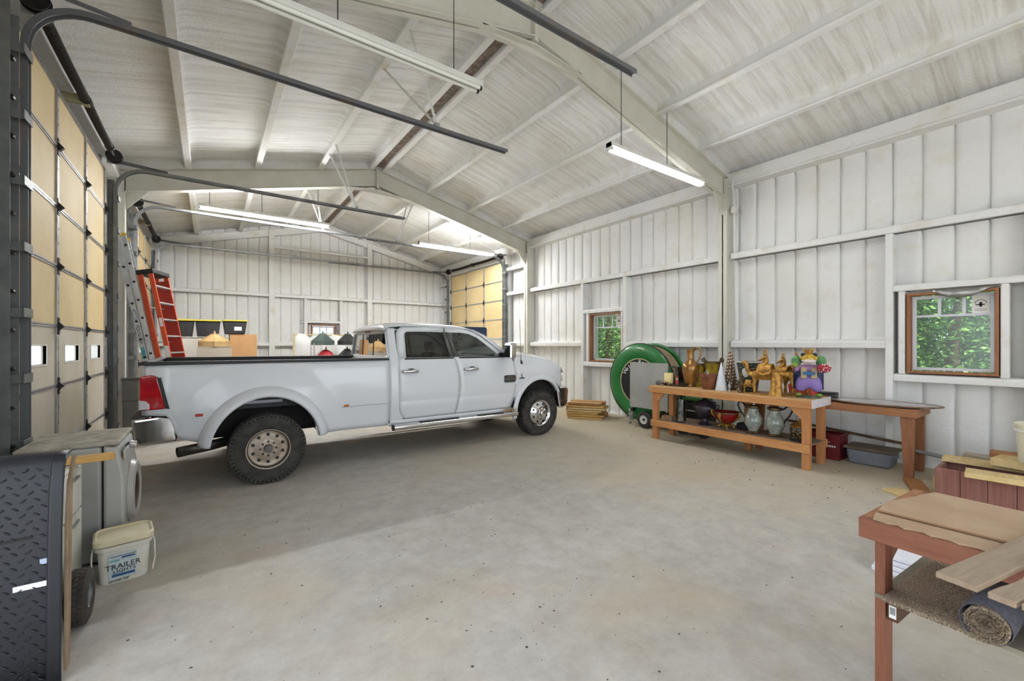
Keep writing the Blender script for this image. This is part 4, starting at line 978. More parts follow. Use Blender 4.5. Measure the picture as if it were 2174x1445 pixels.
MB().lathe([(.085, 0), (.085, .02), (.03, .5), (.001, .6)], 14).build('core', BRONZE, t, smooth=40)
# dark floral vase with a white oval
def floral():
    t = NT('floral'); v = t.node('ShaderNodeTexVoronoi'); v.inputs['Scale'].default_value = 34; t.l.new(t.co.outputs['Object'], v.inputs['Vector'])
    t.base(t.ramp(v.outputs['Distance'], [(.12, C(190, 186, 150)), (.3, C(72, 84, 60)), (.55, C(26, 28, 26))])); return t.set(.5)
t = lathe_thing('floral_planter', 'dark floral tapered planter with a white oval medallion', 'planter', (6.72, 3.17, BZ), [(.10, 0), (.105, .01), (.125, .15), (.175, .44), (.17, .455), (.155, .44), (.0005, .4)], floral(), n=30)
MB().lathe([(.168, .44), (.18, .445), (.18, .462), (.168, .462)], 30, cap=False).build('rim', WHITE, t, smooth=40)
Mo = Matrix.Rotation(rad(-90), 4, 'Y'); MB().ball((-.152, -.02, .31), (.012, .055, .09)).build('medallion', mat('cream_oval', C(206, 204, 192), rough=.4), t, smooth=60)
for i, (lab, x, y, h) in enumerate((('slender dark-gold lidded ornament before the floral planter', 6.45, 3.16, .30), ('small silver bell ornament beside the white cone', 6.50, 3.36, .16))):
    k = h / .3
    t = lathe_thing('small_ornament', lab, 'ornament', (x, y, BZ), [(.045 * k, 0), (.048 * k, .01 * k), (.02 * k, .04 * k), (.035 * k, .09 * k), (.05 * k, .15 * k), (.035 * k, .20 * k), (.012 * k, .22 * k), (.02 * k, .25 * k), (.012 * k, .28 * k), (.001, .3 * k)], BRONZE if i == 0 else mat('silver', C(180, 180, 184), rough=.3, metal=.6), n=18)
    if i == 0:
        for s in (-1, 1): MB().tube([(0, s * .045, .15), (0, s * .085, .19), (0, s * .08, .11), (0, s * .045, .10)], .007, 6).build('handle', BRONZE, t, smooth=60)
# gold camels with riders
def camel(lab, loc, rz, k, rider=True, drape=True):
    """faces local +x; k = scale (1 = .36 m tall at the back)"""
    t = thing('camel_statue', lab, 'statue', loc, rz, group='gold camel statues')
    t.scale = (k, k, k)
    N = [((0, 0, .30), .062), ((.13, 0, .29), .058), ((-.13, 0, .29), .055), ((.19, 0, .27), .035), ((.235, 0, .33), .026), ((.235, 0, .40), .026), ((.262, 0, .44), .034), ((.305, 0, .425), .022), ((0, 0, .375), .045),
         ((.13, .035, .21), .026), ((.125, .04, .11), .015), ((.13, .04, .02), .018), ((.13, -.035, .21), .026), ((.16, -.04, .12), .015), ((.14, -.04, .02), .018),
         ((-.13, .035, .21), .032), ((-.155, .04, .12), .016), ((-.14, .04, .02), .018), ((-.13, -.035, .21), .032), ((-.12, -.04, .12), .016), ((-.13, -.04, .02), .018), ((-.19, 0, .27), .012), ((-.205, 0, .17), .008)]
    E = [(0, 1), (0, 2), (1, 3), (3, 4), (4, 5), (5, 6), (6, 7), (0, 8), (1, 9), (9, 10), (10, 11), (1, 12), (12, 13), (13, 14), (2, 15), (15, 16), (16, 17), (2, 18), (18, 19), (19, 20), (2, 21), (21, 22)]
    skin('body', N, E, GOLD, t)
    MB().lathe([(.088, 0), (.09, .012), (.08, .02)], 24, sx=2.2).build('base', GOLD, t, smooth=50)
    if drape:
        rows = []
        for i in range(9):
            x = -.085 + .17 * i / 8; rows.append([(x, .085 * math.sin(a) * 1.05, .31 + .085 * math.cos(a) * 1.25 - (.09 if abs(a) > 1.5 else 0) + .004 * math.sin(i * 2.5)) for a in [-1.7 + 3.4 * j / 10 for j in range(11)]])
        MB().grid(rows).build('saddle_blanket', GOLD, t, smooth=50, solid=.012)
        for s in (-1, 1): MB().tube([(-.08, s * .10, .30), (.0, s * .105, .27), (.08, s * .10, .30)], .022, 8).build('saddle_bag', GOLD, t, smooth=50)
        MB().tube([(.30, .0, .415), (.22, .04, .33), (.08, .07, .36)], .004, 5).build('rein', GOLD, t)
    if rider:
        N = [((0, 0, .425), .04), ((.0, 0, .49), .032), ((.005, 0, .535), .016), ((.01, 0, .575), .036), ((.01, .045, .51), .016), ((.05, .05, .47), .012), ((.085, .03, .46), .010), ((.01, -.045, .51), .016), ((.05, -.05, .47), .012), ((.085, -.03, .46), .010), ((.04, .06, .40), .024), ((.05, .085, .31), .016), ((.04, -.06, .40), .024), ((.05, -.085, .31), .016)]
        skin('rider', N, [(0, 1), (1, 2), (2, 3), (1, 4), (4, 5), (5, 6), (1, 7), (7, 8), (8, 9), (0, 10), (10, 11), (0, 12), (12, 13)], GOLD, t)
        MB().lathe([(.019, .578), (.023, .586), (.018, .60), (.001, .608)], 12).build('turban', GOLD, t, smooth=50)
    return t
camel('gold camel and rider statue facing the ewer, largest of the herd', (6.46, 2.82, BZ), rad(96), 1.06)
camel('gold camel and stooped rider standing behind the middle of the herd', (6.68, 2.68, BZ), rad(84), .98)
camel('gold camel and rider statue next to the frog, facing the other way', (6.81, 2.57, BZ), rad(-90), 1.0)
camel('small dark riderless camel beside the planter', (6.46, 3.05, BZ), rad(96), .48, False)
t = thing('draped_stump', 'gold draped tree-stump carving between the camels', 'statue', (6.40, 2.66, BZ)); MB().lathe([(.085, 0), (.075, .05), (.066, .15), (.062, .27), (.05, .33), (.02, .34)], 28, mod=lambda a, z: 1 + .1 * math.sin(a * 9 + z * 6)).build('drapery', GOLD, t, smooth=50)
MB().tube([(.03, -.15, .30), (.02, 0, .325), (.03, .13, .32)], [.035, .042, .026], 10).build('bundle', GOLD, t, smooth=50); MB().tube([(.0, -.12, .36), (0, .05, .345), (.0, .2, .37)], [.012, .02, .01], 7).build('branch', GOLD, t, smooth=50)
# crowned frog figurine
FY = mat('frog_yellow', C(206, 170, 56), C(168, 126, 30), .35, ns=30, lo=.45, hi=.6); PURP = mat('trouser_purple', C(146, 124, 190), C(132, 110, 178), .5, ns=5); NAVY = mat('navy_coat', C(32, 40, 84), rough=.5); LEAFG = mat('leaf_collar', C(112, 168, 96), C(70, 120, 80), .5, ns=24); FGREEN = mat('frog_green', C(128, 146, 60), rough=.5)
f = thing('frog_figurine', 'crowned frog figurine in purple trousers holding a red basket', 'figurine', (6.60, 2.34, BZ), rad(-158))
f.scale = (1.2, 1.2, 1.22)
# local +x = front
MB().lathe([(.09, 0), (.094, .008), (.085, .016)], 26, sy=1.25).build('base', mat('base_green', C(120, 140, 116), C(60, 74, 70), .6, ns=20), f, smooth=50)
skin('trousers', [((0, 0, .21), .095), ((0, 0, .265), .085), ((0, .075, .15), .06), ((.0, .095, .06), .046), ((0, -.075, .15), .06), ((.0, -.095, .06), .046)], [(0, 1), (0, 2), (2, 3), (0, 4), (4, 5)], PURP, f)
for s in (-1, 1): MB().ball((.03, s * .095, .035), (.055, .032, .02)).build('foot', FGREEN, f, smooth=60)
skin('torso', [((0, 0, .26), .07), ((0, 0, .32), .07), ((0, 0, .37), .055), ((.02, .10, .33), .032), ((.07, .13, .30), .026), ((.02, -.10, .33), .032), ((.075, -.12, .31), .026)], [(0, 1), (1, 2), (1, 3), (3, 4), (1, 5), (5, 6)], mat('pink_shirt', C(176, 132, 170), C(150, 108, 150), .5, ns=20), f)
for s in (-1, 1):
    rows = [[(-.06 + .03 * math.cos(a * 1.5), s * (.06 + .08 * math.sin(a)), .33 - .24 * u) for a in (0, .4, .8, 1.2)] for u in (0, .35, .7, 1)]
    MB().grid(rows).build('coat_tail', NAVY, f, smooth=60, solid=.02)
    MB().prism([(.07, .34), (.085, .30), (.09, .22), (.075, .21)], 'y', s * .02, s * .075).build('waistcoat', mat('tan_vest', C(170, 152, 118), rough=.6), f, bevel=.008)
    MB().ball((.0, s * .115, .40), (.03, .05, .065)).build('leaf_collar', LEAFG, f, smooth=60)
    MB().ball((.055, s * .055, .475), (.022, .022, .022)).build('eye', BLACK, f, smooth=60)
MB().prism([(.078, .255), (.092, .255), (.092, .29), (.078, .29)], 'y', -.055, .055).build('belt', mat('blue_belt', C(44, 96, 140), rough=.5), f)
hd = MB().ball((.035, 0, .435), (.085, .085, .05)).build('head', FY, f, smooth=60); MB().ball((.055, 0, .408), (.075, .072, .035)).build('mouth', mat('frog_lip', C(222, 206, 200), rough=.4), f, smooth=60)
MB().lathe([(.035, .475), (.045, .525), (.038, .52), (.03, .478)], 10, (.01, 0, 0), cap=False, mod=lambda a, z: 1.0).build('crown', GOLD, f)
for i in range(5): MB().cyl((.01 + .04 * math.cos(i * 1.257), .04 * math.sin(i * 1.257), .515), (.01 + .05 * math.cos(i * 1.257), .05 * math.sin(i * 1.257), .55), .010, .003, 7).build('crown_point', GOLD, f)
bk = MB().ball((.11, .135, .335), (.055, .065, .05)).build('basket', mat('basket_red', C(160, 20, 34), rough=.4), f, smooth=60)
m = MB(); rr = random.Random(2)
for i in range(36):
    a, b_ = rr.uniform(-1.5, 1.5), rr.uniform(-1, 1); m.ball((.11 + .056 * math.cos(a) * math.cos(b_), .135 + .066 * math.sin(a) * math.cos(b_), .335 + .051 * math.sin(b_)), .005, 6, 4)
m.build('dots', WPRINT, bk)
MB().ball((.06, -.13, .36), (.03, .035, .03)).build('fruit', FGREEN, f, smooth=60)

# ---- lower shelf
t = thing('wood_block', 'rough brown timber offcut on the shelf by the glass vase', 'wood block', (6.42, 4.38, SZ), rad(8)); MB().box(-.06, -.09, 0, .06, .09, .085).build('body', mat('offcut', C(120, 92, 66), C(150, 120, 88), .8, ns=10), t, bevel=.006)
lathe_thing('glass_vase', 'clear glass cylinder vase on the lower shelf', 'vase', (6.46, 4.16, SZ), [(.07, 0), (.078, .005), (.078, .38), (.072, .38), (.072, .02), (.0005, .02)], glass('clear_glass', (.93, .95, .96, 1), .95, .03), n=32)
DU = mat('dark_urn', C(34, 28, 36), C(56, 46, 58), .35, ns=10, bump=.3)
t = lathe_thing('lidded_urn', 'large dark ribbed urn with lid on the lower shelf', 'urn', (6.58, 3.80, SZ), [(.11, 0), (.115, .012), (.10, .025), (.05, .06), (.045, .10), (.10, .15), (.16, .22), (.175, .28), (.165, .31), (.15, .315)], DU, mod=lambda a, z: 1 + (.03 * math.sin(a * 20) if .12 < z < .27 else 0), n=80)
MB().lathe([(.16, .315), (.165, .33), (.12, .37), (.06, .40), (.035, .41), (.045, .43), (.02, .46), (.001, .47)], 30).build('lid', DU, t, smooth=40)
for s in (-1, 1): MB().tube([(0, s * .165, .25), (0, s * .22, .28), (0, s * .23, .33), (0, s * .19, .34), (0, s * .165, .31)], .014, 8).build('handle', DU, t, smooth=60)
GOLDTRIM = mat('gold_trim', C(170, 132, 56), C(120, 90, 40), .4, .6, ns=30, bump=.4)
t = thing('red_bowl', 'dark red footed bowl with gold mounts', 'bowl', (6.52, 3.42, SZ)); MB().lathe([(.06, .09), (.10, .11), (.16, .17), (.19, .235), (.195, .26), (.185, .262), (.15, .18), (.0005, .13)], 34).build('body', mat('oxblood', C(128, 16, 24), C(110, 12, 18), .25, ns=4), t, smooth=45)
MB().lathe([(.188, .24), (.20, .25), (.20, .268), (.186, .268)], 34, cap=False).build('rim', BRONZE, t, smooth=40); MB().lathe([(.085, .055), (.095, .065), (.075, .09), (.06, .095)], 24, cap=False).build('ring', GOLDTRIM, t, smooth=40)
for k in range(4):
    a = k * 1.571 + .6; MB().tube([(.07 * math.cos(a), .07 * math.sin(a), .07), (.11 * math.cos(a), .11 * math.sin(a), .045), (.10 * math.cos(a), .10 * math.sin(a), .012)], [.014, .016, .014], 8).build('foot', GOLDTRIM, t, smooth=60)
for s, a in ((-1, .4), (1, .4)): MB().tube([(-.02, s * .19, .26), (-.03, s * .22, .28), (-.03, s * .215, .22), (-.02, s * .17, .17), (-.02, s * .13, .13)], [.014, .018, .02, .016, .01], 8).build('mount', GOLDTRIM, t, smooth=60)
MB().tube([(-.19, 0, .26), (-.20, 0, .22), (-.175, .01, .17), (-.13, 0, .12)], [.02, .028, .024, .012], 8).build('mount', GOLDTRIM, t, smooth=60)
CEL = mat('celadon', C(162, 166, 152), C(122, 132, 126), .22, ns=16, lo=.4, hi=.62, Coat_Weight=.5)
def pitcher(lab, loc, s):
    t = thing('celadon_pitcher', lab, 'pitcher', loc, group='celadon pitchers')
    MB().lathe([(.068, .03), (.064, .05), (.09, .09), (.122, .15), (.124, .20), (.105, .26), (.078, .31), (.066, .345), (.068, .38), (.074, .385), (.064, .38), (.0005, .33)], 30).build('body', CEL, t, smooth=45)
    MB().lathe([(.078, .37), (.095, .385), (.092, .405), (.07, .40)], 24, cap=False, mod=lambda a, z: 1 + .06 * math.sin(a * 11)).build('rim', BRONZE, t, smooth=40); MB().lathe([(.085, 0), (.09, .015), (.078, .04)], 24, mod=lambda a, z: 1 + .05 * math.sin(a * 9)).build('foot', BRONZE, t, smooth=40)
    MB().tube([(0, s * .085, .385), (0, s * .12, .40), (0, s * .16, .44), (0, s * .21, .44), (0, s * .225, .39), (0, s * .19, .31), (0, s * .14, .25), (0, s * .118, .20)], [.012, .012, .012, .012, .012, .012, .011, .01], 8).build('handle', BLACKM, t, smooth=60)
pitcher('celadon pitcher whose handle curls toward the red bowl', (6.54, 3.03, SZ), 1); pitcher('celadon pitcher whose handle curls toward the gold-patterned jar', (6.56, 2.745, SZ), -1)
def goldfloral():
    t = NT('gold_on_black'); v = t.node('ShaderNodeTexVoronoi'); v.inputs['Scale'].default_value = 40; t.l.new(t.co.outputs['Object'], v.inputs['Vector'])
    t.base(t.ramp(v.outputs['Distance'], [(.15, C(206, 172, 96)), (.3, C(130, 100, 50)), (.45, C(24, 20, 18))])); return t.set(.4)
t = lathe_thing('ginger_jar', 'gold-patterned black lidded jar on a plinth', 'jar', (6.54, 2.42, SZ), [(.10, .035), (.095, .045), (.115, .09), (.12, .15), (.105, .19)], goldfloral())
MB().lathe([(.125, 0), (.13, .01), (.11, .03), (.10, .036)], 26).build('plinth', BLACK, t, smooth=40); MB().lathe([(.12, .19), (.122, .202), (.08, .235), (.03, .25), (.018, .255), (.022, .275), (.012, .29), (.001, .295)], 26).build('lid', BRASS, t, smooth=40)
t = thing('dark_bundle', 'small dark fabric bundle behind the red bowl', 'bundle', (6.74, 3.24, SZ)); MB().lathe([(.07, 0), (.09, .03), (.08, .08), (.03, .105), (.001, .11)], 20, sy=1.5, mod=lambda a, z: 1 + .08 * math.sin(a * 5 + z * 40)).build('body', mat('dark_cloth', C(46, 44, 48), rough=.9), t, smooth=60)
t = thing('mower_deck', 'black machine with green trim on the floor behind the bench', 'machine', (7.22, 4.30, 0)); MB().box(-.16, -.26, .12, .16, .26, .62).build('body', BLACK, t, bevel=.03); MB().box(-.17, -.2, .62, .14, .2, .68).build('hood', mat('machine_green', C(60, 120, 52), rough=.4), t, bevel=.02)
for yy in (-.2, .2): MB().cyl((-.20, yy, .12), (-.14, yy, .12), .12, n=22).build('wheel', RUBBER, t, smooth=40)
MB().bar((-.17, -.22, .45), (-.17, .22, .45), .02, .02).build('grab_bar', CHROME, t)
# ================================================================== SECOND BENCH, REEL, LUMBER
WR = wood('bench2_wood', C(168, 114, 74), C(132, 84, 54), 'y'); WRZ = wood('bench2_leg', C(160, 106, 70), C(126, 78, 50), 'z')
b2 = thing('sawhorse_bench', 'shorter wooden bench carrying the big oval tray', 'workbench', (6.965, 1.33, 0), rad(-.5))
Z2 = .845
MB().box(0, 0, Z2 - .10, .038, 1.95, Z2).build('apron', WR, b2, bevel=.004); MB().box(.60, 0, Z2 - .10, .638, 1.95, Z2).build('apron', WR, b2, bevel=.004)
MB().box(.038, 0, Z2 - .10, .60, .038, Z2).build('apron', WR, b2, bevel=.004)
for k in range(4): MB().box(.04, .04 + k * .49, Z2 - .02, .60, .04 + k * .49 + .47, Z2 - .002).build('plank', WR, b2, bevel=.003)
for x in (.04, .515):
    MB().prism([(.04, 0), (.13, 0), (.165, Z2 - .1), (.03, Z2 - .1)], 'x', x, x + .05).build('leg', WRZ, b2, bevel=.004); MB().prism([(1.80, 0), (1.89, 0), (1.90, Z2 - .1), (1.76, Z2 - .1)], 'x', x, x + .05).build('leg', WRZ, b2, bevel=.004)
t = thing('oval_tray', 'big oval tray with a worn brown rim lying on the shorter bench', 'tray', (7.26, 1.72, Z2), rad(4))
MB().lathe([(.35, .0), (.52, .008), (.56, .022), (.555, .03), (.515, .016), (.35, .01), (.0005, .01)], 48, sx=.56, sy=1.02).build('body', mat('tray_enamel', C(196, 190, 192), C(170, 150, 132), .22, ns=4, lo=.5, hi=.75, Coat_Weight=.4), t, smooth=40)
MB().lathe([(.545, .016), (.565, .02), (.567, .032), (.548, .033)], 48, sx=.56, sy=1.02, cap=False).build('rim', mat('tray_rim', C(104, 72, 52), C(150, 118, 90), .4, .3, ns=10), t, smooth=40)
MB().lathe([(.30, -.0), (.34, -.0)], 40, sx=.6, sy=1.0).build('foot', BLACKM, t)
t = thing('orange_tub', 'orange-red scoop-shaped tub on the shorter bench behind the frog', 'tub', (7.20, 2.60, Z2)); MB().prism([(-.16, 0), (.16, 0), (.19, .20), (.06, .26), (-.12, .20)], 'x', -.12, .12).build('body', mat('orange_red', C(206, 76, 54), C(190, 62, 48), .45, ns=4), t, bevel=.02, seg=3); MB().box(-.125, -.17, .0, .125, -.12, .06).build('trim', WHITE, t, bevel=.006)
t = thing('black_case', 'small black case between the orange tub and the tray', 'case', (7.36, 2.36, Z2), rad(10)); MB().box(-.10, -.11, 0, .10, .11, .10).build('body', BLACK, t, bevel=.015); MB().box(-.104, -.115, .055, .104, .115, .065).build('seam', GALV_D, t)
t = thing('red_crate', 'dark red plastic crate with faded white print under the benches', 'crate', (7.38, 2.40, 0)); m = MB(); CR = mat('crate_red', C(112, 14, 22), C(92, 10, 16), .5, ns=4)
for q in ((-.17, -.22, 0, -.155, .22, .35), (.155, -.22, 0, .17, .22, .35), (-.155, -.22, 0, .155, -.205, .35), (-.155, .205, 0, .155, .22, .35), (-.155, -.205, 0, .155, .205, .015)): m.box(*q)
m.build('body', CR, t, bevel=.004); MB().box(-.182, -.232, .33, .182, -.205, .355).box(-.182, .205, .33, .182, .232, .355).box(-.182, -.205, .33, -.155, .205, .355).box(.155, -.205, .33, .182, .205, .355).build('rim', CR, t, bevel=.004)
m = MB(); rr = random.Random(4)
for k in range(13):
    y = .16 - k * .027; h = rr.uniform(.018, .04); m.box(-.1725, y - .009, .19 - h / 2, -.1705, y + .007, .19 + h / 2)
for k in range(9): m.box(-.1725, .14 - k * .03 - .006, .245, -.1705, .14 - k * .03 + .008, .255)
m.build('faded_print', WPRINT, t)
t = thing('grey_tote', 'low grey storage tote with a brown lid on the floor', 'tote', (7.42, 1.87, 0), rad(0)); GT = mat('tote_grey', C(124, 128, 138), C(110, 114, 124), .5, ns=4)
MB().prism([(-.22, 0), (.22, 0), (.25, .20), (-.25, .20)], 'x', -.17, .17).build('body', GT, t, bevel=.03, seg=3); MB().box(-.205, -.275, .20, .205, .275, .235).build('lid', mat('tote_lid', C(92, 78, 62), C(112, 96, 78), .6, ns=5), t, bevel=.012); MB().box(-.176, -.235, .105, -.172, .235, .112).build('band', GT, t)
for s in (-1, 1): MB().box(-.05, s * .24, .13, .05, s * .275, .17).build('grip', GT, t, bevel=.006)
t = thing('metal_pipe', 'long brown pipe leaning low along the wall behind the tote', 'pipe', (0, 0, 0)); MB().tube([(7.60, 3.0, .42), (7.585, 1.45, .30)], .02, 10).build('body', mat('pipe_brown', C(118, 92, 70), C(90, 68, 52), .5, .4, ns=6), t, smooth=60)
t = thing('chrome_tube', 'short shiny tube lying past the shorter bench\'s end', 'pipe', (0, 0, 0)); MB().tube([(7.46, 1.50, .27), (7.40, 1.08, .235)], .024, 10).build('body', GALV, t, smooth=60); MB().tube([(7.40, 1.08, .235), (7.395, 1.04, .232)], .027, 10).build('ferrule', BLACKM, t)

# hose reel
rl = thing('hose_reel', 'big green hose reel machine with a grey shield and small tyre', 'hose reel', (7.08, 5.48, 0))
GREEN = mat('reel_green', C(38, 122, 54), C(30, 104, 46), .35, ns=3, Coat_Weight=.3)
Mr = Matrix.Rotation(rad(-90), 4, 'Y')            # lathe z -> -x (towards the camera side)
cz = .888
MB().lathe([(.44, .0), (.47, .02), (.60, .045), (.72, .03), (.765, .0), (.775, -.02), (.765, -.03), (.44, -.03)], 56, (0, 0, cz), Mr, cap=False).build('flange', GREEN, rl, smooth=35)
MB().lathe([(.768, -.035), (.78, -.03), (.78, .0), (.766, .004)], 56, (0, 0, cz), Mr, cap=False).build('rim', BLACKM, rl, smooth=40)
dk = MB().lathe([(.47, .012), (.468, .018), (.001, .018)], 48, (0, 0, cz), Mr).build('name_disc', BLACK, rl, smooth=40)
MB().lathe([(.452, .018), (.452, .026), (.475, .026), (.475, .018)], 48, (0, 0, cz), Mr, cap=False).build('name_ring', mat('ring_tan', C(176, 166, 120), rough=.5), rl, smooth=40)
for i, ch in enumerate('Water-Reel'):
    a = rad(152 - i * 10.5); r = .395
    # seen from -x: picture right is -y
    text('lettering', ch, .125, (-.0185, -r * math.cos(a), cz + r * math.sin(a)), (0, -math.sin(a), -math.cos(a)), (0, -math.cos(a), math.sin(a)), WPRINT, dk, shear=.2)
for k in range(6):
    x = .06 + k * .062; MB().lathe([(.70, -.028), (.715, -.02), (.72, 0), (.715, .02), (.70, .028)], 48, (x, 0, cz), Mr, cap=False).build('hose_coil', mat('hose_tan', C(158, 138, 104), C(128, 108, 80), .6, ns=4), rl, smooth=50)
MB().lathe([(.74, 0), (.775, -.01), (.775, -.03), (.3, -.03)], 48, (.42, 0, cz), Mr, cap=False).build('flange', GREEN, rl, smooth=40)
MB().cyl((.02, 0, cz), (.42, 0, cz), .3, n=24).build('drum', BLACKM, rl, smooth=40)
m = MB().cyl((-.08, 0, cz), (.02, 0, cz), .06, n=14); m.cyl((-.10, .1, cz - .02), (-.02, .1, cz - .02), .035, n=10); m.build('hub', BLACKM, rl, smooth=40)
MB().box(-.165, -.76, .39, -.155, .11, 1.285).build('shield', mat('shield_grey', C(160, 160, 154), C(174, 174, 168), .45, .15, ns=2), rl, bevel=.002)
for y in (-.72, .08): MB().bar((-.13, y, .1), (-.13, y, 1.25), .03, .03).build('frame_post', GALV, rl)
MB().box(-.15, -.74, .30, .40, -.70, .36).box(-.15, .06, .30, .40, .10, .36).build('frame_rail', BLACKM, rl)
for k in range(4): MB().ball((-.14, .13, .07 + k * .08), (.03, .03, .035)).build('fitting', GALV, rl, smooth=60)
tw = MB().lathe([(.085, -.05), (.12, -.058), (.15, -.05), (.165, -.02), (.165, .02), (.15, .05), (.12, .058), (.085, .05)], 36, (-.12, -.22, .165), Mr, cap=False).build('tyre', RUBBER, rl, smooth=40)
MB().lathe([(.088, .052), (.092, .048), (.075, .02), (.05, .01), (.03, .03), (.001, .03)], 30, (-.12, -.22, .165), Mr, cap=False).build('rim', WHITE, tw, smooth=40); MB().cyl((-.15, -.22, .165), (-.175, -.22, .165), .022, n=12).build('axle_nut', BLACK, tw)

# firewood / lumber pile by the wall
PINE = wood('pine', C(214, 172, 104), C(180, 134, 66), 'x', .7); PINE2 = wood('pine_pale', C(216, 192, 140), C(190, 156, 100), 'x', .75, False); PINED = wood('pine_brown', C(172, 120, 70), C(136, 90, 52), 'x', .75)
rr = random.Random(21); lp = thing('lumber_stack', 'short stack of tan offcut boards on the floor past the truck\'s nose', 'lumber stack', (6.95, 6.85, 0), rad(-56))
for lay in range(7):
    for k in range(4):
        w = rr.uniform(.09, .15); x0 = -.40 + rr.uniform(-.05, .08); y = -.30 + k * .16 + rr.uniform(-.01, .01)
        MB().box(x0, y, lay * .05, x0 + rr.uniform(.68, .86), y + w, lay * .05 + .04).build('board', (PINE, PINE2, PINED)[rr.randrange(3)], lp, bevel=.004)
# lumber pile at the right edge
RED_W = mat('redwood_face', C(150, 104, 94), C(132, 86, 76), .7, ns=6, stretch=(1, 8, .3))
t = thing('redwood_planter', 'low reddish slatted wooden crate under the lumber pile', 'crate', (6.15, -.625, 0))
for k in range(9):
    y = k * .185; MB().box(0, y + .002, .03, .022, y + .183, .365).build('slat', RED_W, t, bevel=.003)
MB().box(.022, 1.64, .03, .5, 1.665, .36).build('end_board', RED_W, t, bevel=.003); MB().box(.022, 0, .03, .05, 1.665, .10).build('ledger', RED_W, t); MB().box(.48, 0, .03, .5, 1.64, .36).build('back_board', RED_W, t)
MB().box(0, 0, 0, .5, 1.66, .03).build('bottom_board', BLACKM, t)
m = [('rough tan plank laid flat across the crate, front edge', (6.05, -.75, .366), (.24, 1.55, .05), 5, PINE2), ('thick beam with growth rings showing on its sawn end', (6.28, -.60, .417), (.30, 1.30, .075), -8, PINE2), ('pale plank nearest the bench legs', (6.62, -.70, .366), (.20, 1.75, .045), 3, PINE2), ('greyish plank in the middle of the pile', (6.84, -.75, .366), (.18, 1.70, .04), -3, wood('grey_plank', C(178, 168, 148), C(150, 140, 120), 'y', .8)), ('yellow plank crossing the pile', (6.60, -.62, .412), (.14, 1.35, .03), -12, PINE),
     ('brown board on top by the wall', (7.08, -.60, .407), (.22, 1.35, .05), 4, PINED), ('white-stained board on the pile\'s top by the wall', (7.12, -.62, .459), (.20, 1.15, .04), 6, mat('white_stain', C(206, 198, 192), C(176, 162, 150), .8, ns=9))]
for lab, p, (w, l, h), a, mm in m:
    t = thing('plank', lab, 'plank', p, rad(a), group='planks on the pile at the picture\'s edge'); MB().box(0, 0, 0, w, l, h).build('board', mm, t, bevel=.005)
    if 'beam' in lab:
        e = MB()
        for k in range(9): e.tube([(w * .5 + (.03 + k * .028) * math.cos(q), l + .0005, -.06 + (.03 + k * .028) * math.sin(q)) for q in [rad(20 + 140 * j / 10) for j in range(11)] if -.06 + (.03 + k * .028) * math.sin(q) > .004 and -.06 + (.03 + k * .028) * math.sin(q) < h - .004 and .005 < w * .5 + (.03 + k * .028) * math.cos(q) < w - .005] or [(w * .5, l, .02), (w * .51, l, .02)], .0025, 4)
        e.build('growth_rings', PINED, t)
# loose boards and scraps in front of the pile
for lab, p, (w, l, h), a, mm in (('loose tan board lying on the floor by the crate\'s corner', (5.85, 1.02, 0), (.22, .55, .03), -35, PINE2), ('brown splintered board leaning flat beside the crate', (6.25, 1.22, 0), (.16, .62, .04), -70, PINED), ('pale board under the shorter bench\'s end', (6.55, 1.12, .0), (.18, .7, .05), -80, PINE2)):
    t = thing('scrap_board', lab, 'board', p, rad(a), group='scrap boards on the floor'); MB().box(0, 0, 0, w, l, h).build('board', mm, t, bevel=.004)
t = thing('white_pail', 'tall white plastic pail at the picture\'s right edge on the pile', 'pail', (6.49, .37, .493)); MB().lathe([(.13, 0), (.135, .01), (.155, .36), (.165, .36), (.165, .385), (.15, .385), (.13, .02), (.0005, .02)], 30).build('body', mat('pail_cream', C(226, 220, 196), rough=.5), t, smooth=40); MB().lathe([(.156, .30), (.166, .305), (.166, .325), (.157, .33)], 30, cap=False).build('collar', WHITE, t, smooth=40)

# foreground bench at the right
FW = wood('fg_wood', C(144, 92, 68), C(116, 68, 50), 'y'); FWZ = wood('fg_leg', C(146, 92, 68), C(114, 66, 48), 'z', ring=22); FWX = wood('fg_cross', C(172, 120, 82), C(142, 92, 60), 'x')
fb = thing('foreground_bench', 'reddish two-by-four bench cut off by the picture\'s edge', 'workbench', (2.44, .665, 0), rad(-4))   # runs towards local -y
ZF = .85
MB().box(0, -1.9, ZF - .09, .038, 0, ZF).build('apron', FW, fb, bevel=.003); MB().box(.038, -.038, ZF - .09, .72, 0, ZF).build('apron', FWX, fb, bevel=.003); MB().box(.682, -1.9, ZF - .09, .72, -.038, ZF).build('apron', FW, fb, bevel=.003)
MB().box(.04, -1.9, ZF - .014, .68, -.04, ZF - .001).build('top_board', FWX, fb)
for x in (.04, .60):
    for y in ((-.085, -1.80) if x < .1 else (-.85, -1.80)): MB().box(x, y, 0, x + .089, y + .038, ZF - .015).build('leg', FWZ, fb, bevel=.003)
MB().prism([(.13, ZF - .09), (.36, ZF - .09), (.13, ZF - .20)], 'y', -.082, -.05).build('gusset', FWX, fb)
ZS = .515
MB().box(.03, -1.85, ZS - .018, .70, -.05, ZS).build('shelf', mat('shelf_ply', C(150, 144, 128), C(126, 118, 100), .85, ns=5), fb); MB().box(.045, -.128, ZS - .105, .68, -.09, ZS - .018).build('shelf_bearer', mat('bearer', C(96, 64, 44), C(76, 48, 34), .7), fb, bevel=.003)
sk = MB().box(.0435, -.122, ZS - .09, .0448, -.097, ZS - .035).build('label_sticker', WPRINT, fb)
mb = MB()
for k in range(9): mb.box(.0428, -.119, ZS - .045 - k * .0035, .0437, -.100, ZS - .0432 - k * .0035)
mb.build('barcode', PRINT, sk)
